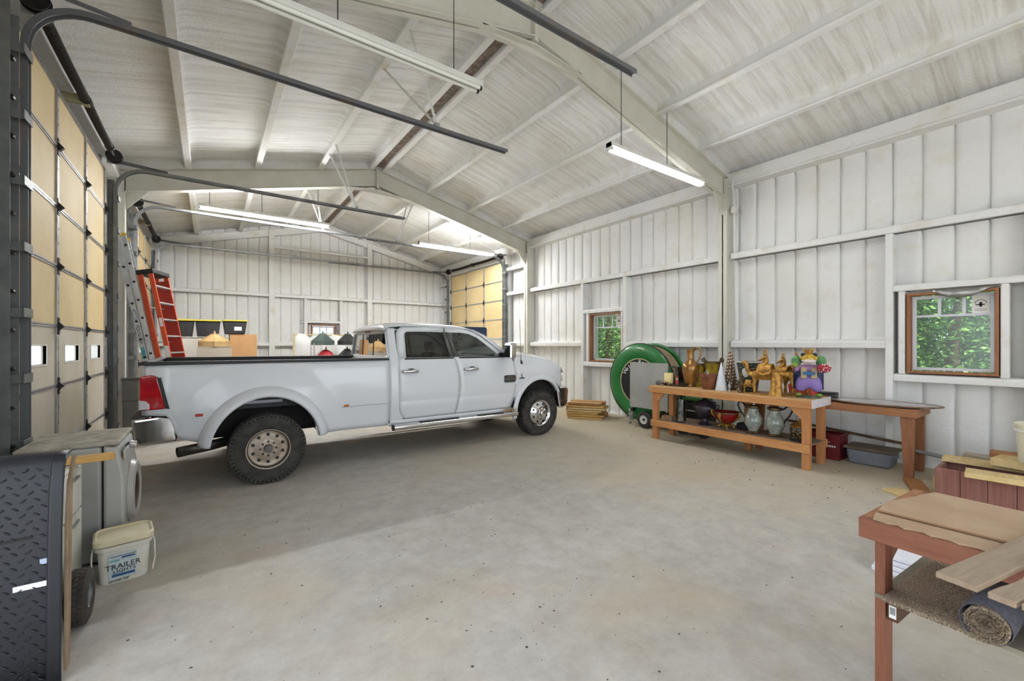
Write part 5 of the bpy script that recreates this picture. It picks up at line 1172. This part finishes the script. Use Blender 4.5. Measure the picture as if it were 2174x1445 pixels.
# cardboard sheet with torn edge
CB = mat('cardboard', C(188, 162, 134), C(174, 146, 116), .8, ns=3, bump=.08)
t = thing('cardboard_sheet', 'flattened torn cardboard box on the foreground bench', 'cardboard', (2.44, .665, ZF), rad(-4)); rr = random.Random(9); m = MB()
edge = [(.012 + rr.uniform(-.012, .014), -.05 - 1.1 * k / 40) for k in range(41)]
poly = edge + [(.70, -1.15), (.70, -.10), (.30, -.012), (.10, -.03)]
m.prism(poly, 'z', .001, .007).build('sheet', CB, t)
mf = MB(); mf.prism([(.13, -.03), (.30, -.010), (.69, -.09), (.69, -1.15), (.22, -1.15)], 'z', .008, .014); mf.build('upper_flap', CB, t); MB().bar((.125, -.035, .014), (.22, -1.15, .016), .012, .004).build('fold_line', mat('fold', C(156, 120, 86), rough=.8), t)
# carpet roll and runner
def carpet():
    t_ = NT('carpet_pile'); n = t_.noise(160, 3); n2 = t_.noise(6, 3); c = t_.ramp(n, [(.35, C(96, 84, 74)), (.5, C(160, 142, 122)), (.66, C(204, 188, 160))]); t_.base(t_.mix(t_.ramp(n2, [(.5, (0, 0, 0, 1)), (.65, (.6, .6, .6, 1))]), c, C(160, 132, 116))); t_.bump(n, .8, .01); return t_.set(.95)
CP = carpet(); CBK = mat('carpet_back', C(74, 74, 84), C(94, 94, 104), .85, ns=60, bump=.3, bs=200)
t = thing('carpet_roll', 'partly unrolled shaggy carpet remnant on the bench\'s lower shelf', 'carpet', (2.44, .665, ZS), rad(-4))
path = [(-.09, .006), (-.20, .007), (-.28, .008), (-.33, .008)]
cy, czz = -.40, .068
sp = []
for k in range(66):
    a = rad(-100 + k * 15); r = .082 - .058 * k / 66; sp.append((cy + r * -math.cos(a) * 0 + r * math.sin(rad(10 + k * 15) - math.pi) * -1 * 1.0, czz - r * math.cos(rad(10 + k * 15)) * 1))
sp = [(cy - r_ * math.sin(q), czz - r_ * math.cos(q)) for q, r_ in [(rad(-10 - k * 15) * 1, .063 - .044 * k / 66) for k in range(66)]]
full = path + [(cy + .02, .006)] + [(cy - (.063 - .044 * k / 66) * math.sin(rad(k * 15)), czz - (.063 - .044 * k / 66) * math.cos(rad(k * 15))) for k in range(66)]
rows = []; th = .011
rowsA = [[(x, y, z) for y, z in full] for x in (-.02, .10, .30, .52, .70)]
MB().grid(rowsA).build('pile', CP, t, smooth=60, solid=th)
rb = [[(x, cy - .0705 * math.sin(q), czz - .0705 * math.cos(q)) for q in [rad(20 + 12 * k) for k in range(28)]] for x in (-.012, .34, .70)]
MB().grid(rb).build('backing', CBK, t, smooth=60, solid=.003)
fz = MB(); rr = random.Random(6)
for k in range(1500):
    i = rr.randrange(len(full) - 1); y, z = full[i]; u = rr.random(); y += (full[i + 1][0] - y) * u; z += (full[i + 1][1] - z) * u
    p = Vector((-.02, y, z)); d = Vector((-1, rr.gauss(0, .5), rr.gauss(0, .5))).normalized() * rr.uniform(.008, .024); w = Vector((0, .0008, .0008)); fz.add([p - w, p + w, p + d], [(0, 1, 2)])
for k in range(5200):
    x = rr.uniform(-.01, .6); y = rr.uniform(-.36, -.09); p = Vector((x, y, .012 + (.0 if y > -.36 else .004))); d = Vector((rr.gauss(0, .5), rr.gauss(0, .5), 1)).normalized() * rr.uniform(.006, .016); w = Vector((.0009, .0009, 0)); fz.add([p - w, p + w, p + d], [(0, 1, 2)])
fz.build('fibres', CP, t)['kind'] = 'stuff'
GP = wood('weathered_plank', C(164, 146, 124), C(136, 116, 96), 'x', .8)
zp = ZF + .016
for lab, y, w, l, dx, a, gr in (('wide weathered board overhanging the foreground bench', .235, .10, 1.1, 1.96, -12, 0), ('ragged-edged weathered board beside the wide one', .155, .062, 1.0, 1.935, -13, 1), ('narrow splintered board nearest the picture\'s corner', .10, .045, 1.0, 1.93, -13, 1)):
    t = thing('weathered_board', lab, 'board', (dx, y, zp), rad(a), group='weathered boards on the foreground bench'); rr = random.Random(int(w * 1000)); 
    top = [(l * k / 14, w + (rr.uniform(-.012, .006) if gr else 0)) for k in range(14, -1, -1)]
    MB().prism([(0, 0), (l, 0)] + top, 'z', 0, .02).build('board', GP, t, bevel=.003)
t = thing('foam_boards', 'stack of white foam boards on the floor behind the foreground bench', 'foam boards', (3.97, .26, 0), rad(2))
for k in range(4): MB().box(.02 * k, -.01 * k, k * .03, .72 + .01 * k, .74 - .012 * k, k * .03 + .027).build('sheet', mat('foam_white', C(232, 232, 240), rough=.6), t, bevel=.003)
# ================================================================== LEFT FOREGROUND
# washing machine, front facing +x
WG = mat('appliance_grey', C(150, 150, 148), C(164, 162, 156), .4, ns=3); WGL = mat('appliance_front', C(176, 176, 170), C(166, 164, 156), .35, ns=3); DUST = mat('dusty_top', C(176, 170, 156), C(142, 134, 120), .9, ns=10, bump=.3)
t = thing('washing_machine', 'grey front-loading washer with a dusty top', 'washer', (-1.10, 4.36, 0))
MB().box(0, 0, .02, .44, .69, .88).build('body', WG, t, bevel=.02, seg=3)
MB().prism([(.45, .03), (.54, .03), (.57, .30), (.57, .62), (.535, .86), (.45, .885)], 'y', .0, .69).build('front_panel', WGL, t, bevel=.02, seg=3)
MB().box(-.005, -.008, .88, .54, .698, .908).build('top', DUST, t, bevel=.014, seg=3)
Mw = Matrix.Rotation(rad(90), 4, 'Y')
d = MB().lathe([(.19, .0), (.245, .0), (.25, .02), (.235, .05), (.205, .06), (.175, .045)], 40, (.555, .345, .44), Mw, cap=False).build('door_ring', WGL, t, smooth=40)
MB().lathe([(.176, .045), (.12, .055), (.05, .06), (.001, .06)], 36, (.555, .345, .44), Mw, cap=False).build('door_glass', mat('washer_glass', C(86, 66, 50), C(60, 46, 38), .1, ns=4), d, smooth=50)
MB().box(.555, .05, .76, .572, .24, .83).build('detergent_drawer', WGL, t, bevel=.005); MB().cyl((.55, .45, .80), (.59, .45, .79), .03, n=18).build('dial', CHROME, t, smooth=40)
for k in range(3): MB().cyl((.545, .27 + k * .05, .825), (.558, .27 + k * .05, .822), .010, n=10).build('button', BLACK, t)
for x in (.05, .42):
    for y in (.05, .62): MB().cyl((x, y, 0), (x, y, .03), .025, n=10).build('foot', BLACK, t)
MB().box(.48, -.003, .80, .52, .0, .815).build('blue_sticker', mat('teal', C(60, 130, 150), rough=.5), t)
t = thing('wooden_slat', 'short tan board lying across beside the washer', 'board', (-.98, 4.02, .835), rad(4)); MB().prism([(0, 0), (.40, 0), (.44, .03), (.42, .07), (0, .07)], 'z', 0, .045).build('board', PINE, t, bevel=.004)
# white metal cabinet
t = thing('white_cabinet', 'narrow white metal cabinet with two drawers', 'cabinet', (-1.17, 3.72, 0)); CWH = mat('cabinet_white', C(214, 214, 204), C(200, 196, 182), .45, ns=4)
MB().box(0, 0, 0, .43, .42, .83).build('body', CWH, t, bevel=.008)
for z0, z1 in ((.03, .52), (.535, .815)):
    dr = MB().box(.43, .012, z0, .448, .408, z1).build('drawer', CWH, t, bevel=.005); MB().box(.448, .14, z1 - .06, .462, .28, z1 - .045).build('handle', GALV, dr)
# black tread-pattern fender
FB = mat('tread_plastic', C(40, 41, 50), C(30, 31, 37), .42, ns=3, bump=.05, bs=40)
t = thing('tread_fender', 'black diamond-tread plastic fender in the corner', 'fender', (-1.235, 2.96, 0))
prof = [(.0, 0), (-.004, .15), (.0, .45), (.015, .75), (.04, .95), (.075, 1.05), (.12, 1.085), (.17, 1.09), (.20, 1.09)]       # (y, z)
def fp(zq):
    return lerp([(p[1], p[0]) for p in prof[:7]], zq)
MB().grid([[(x, y, z) for y, z in prof] for x in (0, .2, .4, .60, .645)] ).build('shell', FB, t, smooth=50, solid=.012)
MB().grid([[(x, y - .012, z) for y, z in prof[:-2]] for x in (.60, .61, .64, .648)]).build('edge_bead', FB, t, smooth=50, solid=.014)
tr = MB()
for i in range(30):
    z = .05 + i * .034
    for j in range(13):
        x = .03 + j * .046 + (.023 if i % 2 else 0)
        if x > .585: continue
        y = fp(z) - .0085; a = rad(35 if (i + j) % 2 else -35); dx, dz = .014 * math.cos(a), .014 * math.sin(a)
        y2 = fp(z + dz) - .0085; y1 = fp(z - dz) - .0085
        tr.tube([(x - dx, y1 + .003, z - dz), (x - dx * .5, (y + y1) / 2 - .001, z - dz * .5), (x + dx * .5, (y + y2) / 2 - .001, z + dz * .5), (x + dx, y2 + .003, z + dz)], [.001, .004, .004, .001], 6)
tr.build('tread_bars', FB, t, smooth=60)['kind'] = 'stuff'
MB().bar((0.0, fp(.70) - .007, .70), (.55, fp(.73) - .007, .73), .006, .012).build('crack', BLACK, t)
MB().box(.49, fp(.5) - .0125, .49, .60, fp(.5) - .0095, .515, None).build('white_label', WPRINT, t); MB().box(.575, fp(.6) - .0125, .595, .60, fp(.6) - .0095, .62).build('blue_label', mat('pale_blue', C(178, 190, 214), rough=.5), t)
t = thing('cardboard_edge', 'upright cardboard sheet wedged beside the fender', 'cardboard', (-.585, 2.975, 0)); MB().prism([(.0, .04), (.06, .04), (.12, .97), (.20, 1.06), (.15, 1.06), (.06, .95), (.02, .75)], 'x', 0, .012).build('sheet', mat('dusty_card', C(164, 142, 116), C(140, 118, 96), .85, ns=6), t, bevel=.002)
m = MB()
for k in range(60): m.box(.0125, .045 + .0, .10 + k * .0135, .0135, .053, .107 + k * .0135)
m.build('flutes', mat('fold', C(156, 120, 86)), t)
# small wheel
t = thing('trailer_wheel', 'small worn rubber wheel on the floor by the white pail', 'wheel', (-.625, 3.52, .157)); Mw2 = Matrix.Rotation(rad(90), 4, 'Y')
m = MB().lathe([(.07, -.045), (.10, -.052), (.135, -.046), (.15, -.03), (.152, 0), (.15, .03), (.135, .046), (.10, .052), (.07, .045)], 40, (0, 0, 0), Mw2, cap=False)
for i in range(30):
    for k in (-.025, 0, .025): m.box(-.010 + k, -.011, .146, .010 + k, .011, .156, Matrix.Rotation(2 * math.pi * (i + (.5 if k == 0 else 0)) / 30, 4, 'X'))
m.build('tyre', mat('worn_rubber', C(74, 66, 58), C(52, 48, 44), .85, ns=8), t, smooth=40); MB().lathe([(.075, .045), (.06, .01), (.03, .02), (.001, .02)], 24, (0, 0, 0), Mw2, cap=False).build('rim', GALV_D, t, smooth=40); MB().lathe([(.001, -.02), (.03, -.02), (.06, -.01), (.075, -.045)], 24, (0, 0, 0), Mw2, cap=False).build('rim', GALV_D, t, smooth=40)
# square pail "TRAILER LIGHTS"
ang = math.atan2(3.977 - 3.943, -.387 + .619)
t = thing('storage_pail', 'white lidded square pail marked TRAILER LIGHTS', 'pail', (-.615, 3.945, 0), ang)
def rr_ring(w, d, r, z, n=6): return [(x, y, z) for x, y in rrect(-w / 2 + .135, -d / 2 + .125, w / 2 + .135, d / 2 + .125, r, n)]
PW = mat('pail_white', C(222, 220, 208), C(206, 200, 182), .45, ns=4, lo=.4, hi=.7); LIDC = mat('pail_lid', C(224, 214, 182), C(204, 190, 152), .5, ns=5)
m = MB(); m.grid([rr_ring(.245, .235, .05, 0), rr_ring(.25, .24, .05, .01), rr_ring(.275, .26, .055, .235)], True); m.f.append(tuple(range(28))[::-1] if False else tuple(range(len(rr_ring(.2, .2, .05, 0)))));
m.build('body', PW, t, smooth=40)
MB().grid([rr_ring(.275, .26, .055, .232), rr_ring(.30, .285, .06, .235), rr_ring(.305, .29, .06, .262), rr_ring(.285, .27, .058, .265)], True).build('collar', PW, t, smooth=40)
m = MB(); n_ = len(rr_ring(.3, .3, .05, 0)); m.grid([rr_ring(.298, .283, .06, .268), rr_ring(.318, .302, .062, .272), rr_ring(.318, .302, .062, .302), rr_ring(.295, .28, .058, .312), rr_ring(.275, .26, .055, .30), rr_ring(.20, .19, .04, .298)], True); m.f.append(tuple(range(5 * n_, 6 * n_))); m.build('lid', LIDC, t, smooth=40)
for s in (0, 1): MB().tube([(-.018 + s * .306, .125, .25), (-.03 + s * .33, .08, .20), (-.03 + s * .33, .04, .10), (-.012 + s * .294, -.0, .03)], .005, 7).build('bail_handle', PW, t, smooth=60)
lab_ = MB().add([(.055, -.0045, .03), (.195, -.0045, .03), (.198, -.0118, .205), (.052, -.0118, .205)], [(0, 1, 2, 3)]).build('paper_label', mat('label_paper', C(172, 190, 196), C(196, 204, 202), .6, ns=20), t)
up = Vector((0, -.0073, .175)).normalized()
def lp_(x, z, off=.0012): return (x, -.0045 - .0073 * (z - .03) / .175 - off, z)
def strip_(nm, x0, x1, z0, z1, mm): MB().add([lp_(x0, z0), lp_(x1, z0), lp_(x1, z1), lp_(x0, z1)], [(0, 1, 2, 3)]).build(nm, mm, lab_)
BLU = mat('label_blue', C(40, 84, 128), rough=.5)
strip_('blue_band', .07, .188, .048, .066, BLU); strip_('blue_band', .12, .19, .168, .180, BLU); strip_('dark_band', .06, .196, .186, .191, mat('label_brown', C(92, 74, 70), rough=.6)); strip_('teal_band', .06, .11, .155, .165, mat('label_teal', C(110, 160, 166), rough=.6))
text('lettering', 'TRAILER', .050, lp_(.128, .118, .002), (1, 0, .05), up, PRINT, t, sx=.98); text('lettering', 'LIGHTS', .034, lp_(.135, .084, .002), (1, 0, .06), up, PRINT, t, sx=1.05); text('lettering', 'universal', .030, lp_(.105, .024, .002), (1, 0, .05), up, PRINT, t, shear=.3)
# ================================================================== BEYOND THE TRUCK
# aluminium extension ladder
ALU = mat('aluminium', C(196, 196, 194), C(176, 176, 174), .4, .5, ns=5); ORG = mat('ladder_orange', C(222, 92, 54), C(206, 78, 44), .5, ns=4); REDL = mat('ladder_red', C(176, 54, 40), rough=.55)
t = thing('extension_ladder', 'aluminium extension ladder leaning on the steel column', 'ladder', (-.63, 9.33, 0), rot=(0, rad(-10), 0))
for sec, (x0, zb, ztp) in enumerate(((0, .0, 3.55), (.085, .35, 3.48))):
    for y in (0, .42):
        r_ = MB().box(x0 - .035, y - .014, zb, x0 + .035, y + .014, ztp); r_.build('rail', ALU, t, bevel=.004)
        MB().box(x0 - .036, y - .016, ztp - .03, x0 + .036, y + .016, ztp + .02).build('end_cap', mat('cap_yellow', C(214, 178, 60), rough=.5), t)
        me_ = MB().cyl((0, -.0145, 0), (0, -.018, 0), .02, n=10).mesh('rung_end', BLACK)
        for k in range(10): link('rung_end', me_, t, loc=(x0, y, zb + .25 + k * .3))
    for k in range(10): MB().cyl((x0, 0, zb + .25 + k * .3), (x0, .42, zb + .25 + k * .3), .016, n=10).build('rung', ALU, t, smooth=60)
ov = MB().lathe([(.001, 0), (.1, 0), (.1, .001)], 24, (0, -.0155, 2.15), Matrix.Rotation(rad(90), 4, 'X'), sx=.24, sy=1).build('oval_label', mat('label_navy', C(40, 60, 110), rough=.5), t)
MB().lathe([(.001, 0), (.085, 0), (.085, .001)], 24, (0, -.0165, 2.15), Matrix.Rotation(rad(90), 4, 'X'), sx=.22, sy=1).build('oval_inner', WPRINT, ov)
text('lettering', 'WERNER', .045, (0, -.0178, 2.15), (0, 0, -1), (1, 0, 0), BLU, ov)
text('lettering', 'EQUALIZER', .06, (0, -.0155, 1.83), (0, 0, -1), (1, 0, 0), PRINT, t); MB().box(-.025, -.0155, 1.42, .025, -.0145, 1.62).build('blue_label', mat('label_cyan', C(60, 130, 190), C(90, 170, 130), .5, ns=20), t)
# stepladder
t = thing('stepladder', 'orange fibreglass stepladder folded beside the aluminium ladder', 'ladder', (-.46, 9.26, 0), rot=(0, rad(-10.5), rad(-20)))
for y in (0, .5):
    for x0, w in ((0, .075), (.15, .07)):
        MB().box(x0 - w / 2, y - .015, .02, x0 + w / 2, y + .015, 2.88).build('rail', ORG, t, bevel=.004)
    if y: MB().box(-.03, y - .018, .1, .185, y - .016, 2.80).build('inner_face', REDL, t)
for k in range(9): MB().box(.115, .015, .32 + k * .29, .185, .485, .345 + k * .29).build('step', ALU, t, bevel=.003)
for k in range(4): MB().box(-.03, .015, .5 + k * .6, .03, .485, .515 + k * .6).build('spreader', ALU, t)
MB().box(-.05, -.03, 2.86, .20, .53, 2.94).build('top_cap', BLACK, t, bevel=.012)
MB().box(.13, -.0165, 1.95, .175, -.0155, 2.1).build('label', WPRINT, t); MB().box(.12, -.0165, 1.42, .18, -.0155, 1.62).build('label', WPRINT, t)
# slim dark bin by the column
t = thing('tall_bin', 'tall dark grey bin standing by the door column', 'bin', (-1.06, 9.40, 0)); MB().prism([(-.085, 0), (.085, 0), (.105, 1.08), (-.105, 1.08)], 'y', -.105, .105).build('body', mat('bin_grey', C(140, 138, 130), C(124, 122, 116), .6, ns=4), t, bevel=.012); MB().box(-.115, -.115, 1.05, .115, .115, 1.085).build('rim', mat('bin_rim', C(100, 100, 96), rough=.6), t, bevel=.006); MB().box(-.10, -.111, .70, .10, -.105, .72).build('band', mat('bin_rim', C(100, 100, 96)), t)
# white cabinet with three totes, carton, lantern head
t = thing('tall_white_cabinet', 'tall pale cabinet behind the pickup\'s bed holding the totes', 'cabinet', (-.80, 12.1, 0)); MB().box(0, 0, 0, 1.17, .62, 1.80).build('body', mat('cab_pale', C(214, 210, 200), C(204, 198, 186), .6, ns=2), t, bevel=.01)
for x in (.01, .59): MB().box(x, -.02, .08, x + .57, 0, 1.77).build('door', mat('cab_pale', C(214, 210, 200)), t, bevel=.006)
MB().box(-.01, -.025, 1.80, 1.18, .63, 1.815).build('top', WHITE, t, bevel=.004)
TB = mat('tote_black', C(34, 34, 36), C(46, 46, 46), .5, ns=4); TY = mat('tote_yellow', C(214, 196, 60), rough=.5)
for lab, x, z, w in (('black tote with yellow lid nearest the ladders', -.55, 1.815, .53), ('black tote with yellow lid in the middle of three', -.03, 1.815, .50), ('black tote with yellow lid and white label over the carton', .50, 1.89, .50)):
    q = thing('storage_tote', lab, 'tote', (x, 12.40, z), group='black totes with yellow lids'); h = .36 if z < 1.85 else .30
    MB().prism([(-w / 2 + .05, 0), (w / 2 - .05, 0), (w / 2 - .01, h), (-w / 2 + .01, h)], 'y', -.28, .28).build('body', TB, q, bevel=.015); MB().box(-w / 2, -.31, h, w / 2, .31, h + .035).build('lid', TY, q, bevel=.01)
    for k in (-1, 0, 1): MB().box(k * .13 - .012, -.29, .03, k * .13 + .012, -.28, h - .05).build('rib', TB, q)
    if 'label' in lab: MB().box(-.02, -.293, .08, .13, -.29, .17).build('paper_label', WPRINT, q)
t = thing('large_carton', 'tall brown cardboard carton beside the pale cabinet', 'carton', (.39, 12.15, 0)); MB().box(0, 0, 0, .56, .60, 1.875).build('body', mat('carton_brown', C(196, 152, 104), C(184, 138, 92), .75, ns=2), t, bevel=.006); MB().box(-.005, -.004, 1.87, .565, .3, 1.882).box(-.005, .302, 1.87, .565, .604, 1.882).build('flap', mat('carton_brown2', C(206, 164, 116), rough=.75), t)
def lantern(lab, loc, r, mm, dome=False, h=.34):
    q = thing('lantern_head', lab, 'lantern', loc, group='octagonal lantern heads')
    if dome: MB().lathe([(r, 0), (r, .04), (r * .9, .14), (r * .6, .24), (r * .2, .30), (.001, .31)], 24).build('shade', mm, q, smooth=50)
    else:
        MB().lathe([(r, 0), (r, .11)], 8).build('band', mm, q); MB().lathe([(r * .99, .11), (r * .30, h - .04), (r * .28, h - .02)], 8).build('shade', mm, q)
    MB().lathe([(.02, h - .03), (.025, h), (.012, h + .02), (.02, h + .035), (.001, h + .05)], 10).build('finial', mm, q, smooth=50)
    return q
bx_ = thing('plain_carton', 'plain pale carton under the tan lantern head', 'carton', (-.22, 11.35, 0)); MB().box(0, 0, 0, .62, .55, 1.59).build('body', mat('carton_pale', C(196, 186, 168), C(182, 172, 154), .8, ns=2), bx_, bevel=.008); MB().box(-.004, -.004, 1.585, .624, .27, 1.595).box(-.004, .275, 1.585, .624, .554, 1.595).build('flap', mat('carton_pale', C(196, 186, 168)), bx_)
lantern('tan octagonal lantern head on the plain carton', (.09, 11.62, 1.595), .30, mat('lan_tan', C(206, 172, 120), C(184, 148, 98), .5, ns=4), h=.30)
rk = thing('wire_rack', 'chrome wire shelving rack holding lantern heads', 'shelf rack', (2.35, 12.7, 0))
for x in (0, 1.25):
    for y in (0, .45): MB().cyl((x, y, 0), (x, y, 1.68), .014, n=10).build('post', CHROME, rk, smooth=60)
for z in (.5, 1.18, 1.62):
    m = MB()
    for y in (0, .45): m.cyl((0, y, z), (1.25, y, z), .006, n=6)
    for x in (0, 1.25): m.cyl((x, 0, z), (x, .45, z), .006, n=6)
    for k in range(12): m.cyl((.0, .04 * k, z), (1.25, .04 * k, z), .003, n=5)
    m.build('wire_shelf', CHROME, rk)
lantern('dark green octagonal lantern head on the rack\'s top', (2.62, 12.92, 1.626), .31, mat('lan_green', C(84, 98, 92), C(62, 78, 76), .4, ns=4)); lantern('black octagonal lantern head on the rack\'s top', (3.30, 12.92, 1.626), .29, mat('lan_black', C(40, 42, 44), C(58, 58, 58), .35, ns=4))
lantern('red dome lantern head on the rack\'s middle shelf', (2.70, 12.92, 1.186), .24, mat('lan_red', C(170, 40, 44), rough=.4), True); lantern('black lantern head on the rack\'s middle shelf', (3.28, 12.92, 1.186), .29, mat('lan_black', C(40, 42, 44)))
# plastic sheeting hung behind the rack
rows = []
for i in range(25):
    x = 1.95 + 2.3 * i / 24; rows.append([(x + .03 * math.sin(j), 13.55 + .05 * math.sin(i * 1.3 + j * .4) + .03 * math.sin(i * 2.9), z) for j, z in enumerate((.4, .8, 1.2, 1.6, 1.92 + .03 * math.sin(i * .8)))])
t = thing('plastic_sheeting', 'translucent white plastic sheet hung behind the wire rack', 'plastic sheet', (0, 0, 0)); MB().grid(rows).build('sheet', mat('poly_sheet', C(222, 222, 218), rough=.4), t, smooth=60, solid=.003)
MB().bar((1.95, 13.56, 1.92), (4.25, 13.56, 1.92), .03, .03).build('hanging_bar', PINE2, t); MB().bar((1.97, 13.58, 0), (1.97, 13.58, 1.95), .03, .03).bar((4.23, 13.58, 0), (4.23, 13.58, 1.95), .03, .03).build('stand_post', PINE2, t)
# blue partition
t = thing('partition_panel', 'dark blue upright panel showing above the truck\'s windshield', 'panel', (4.72, 9.3, 0)); BLUE = mat('blue_fabric', C(62, 76, 104), C(52, 66, 94), .85, ns=3)
MB().prism(rrect(0, .12, 1.12, 2.08, .06), 'y', 0, .06).build('panel', BLUE, t, bevel=.008); MB().box(.54, -.005, .15, .56, .065, 2.05).build('seam', mat('seam_dark', C(40, 50, 74), rough=.8), t)
for x in (.1, .96): MB().box(x, -.2, 0, x + .05, .26, .06).box(x, .01, .05, x + .05, .05, .2).build('foot', BLACKM, t)
# grit, leaves and crumbs on the slab
m = MB(); m2 = MB(); rr = random.Random(33)
for k in range(900):
    if k < 420: x, y = rr.uniform(-.2, 6.2), rr.uniform(.2, 5.4)
    elif k < 660: x, y = rr.uniform(5.2, 7.3), rr.uniform(1.0, 7.0)
    else: x, y = rr.uniform(-.6, 2.5), rr.uniform(1.2, 4.6)
    if math.hypot(x, y) < .8: continue
    s_ = rr.choice((.003, .003, .004, .005, .008)) * (1.5 if k > 420 and k < 660 else 1); q = m if rr.random() < .8 else m2; a0 = rr.random() * 6; n = rr.choice((4, 5, 6))
    pts = [(x + s_ * rr.uniform(.6, 1.4) * math.cos(a0 + 6.283 * j / n), y + s_ * rr.uniform(.5, 1.2) * math.sin(a0 + 6.283 * j / n), .0008) for j in range(n)]
    q.add(pts + [(x, y, .0008 + s_ * .5)], [(j, (j + 1) % n, n) for j in range(n)])
o = m.build('floor_debris', mat('debris_dark', C(84, 72, 60), C(60, 52, 46), .9, ns=40)); tag(o, 'scattered dark grit and leaf crumbs on the concrete', 'debris', kind='stuff')
o = m2.build('floor_crumbs', mat('debris_light', C(206, 198, 184), rough=.9)); tag(o, 'scattered pale chips on the concrete', 'debris', kind='stuff')
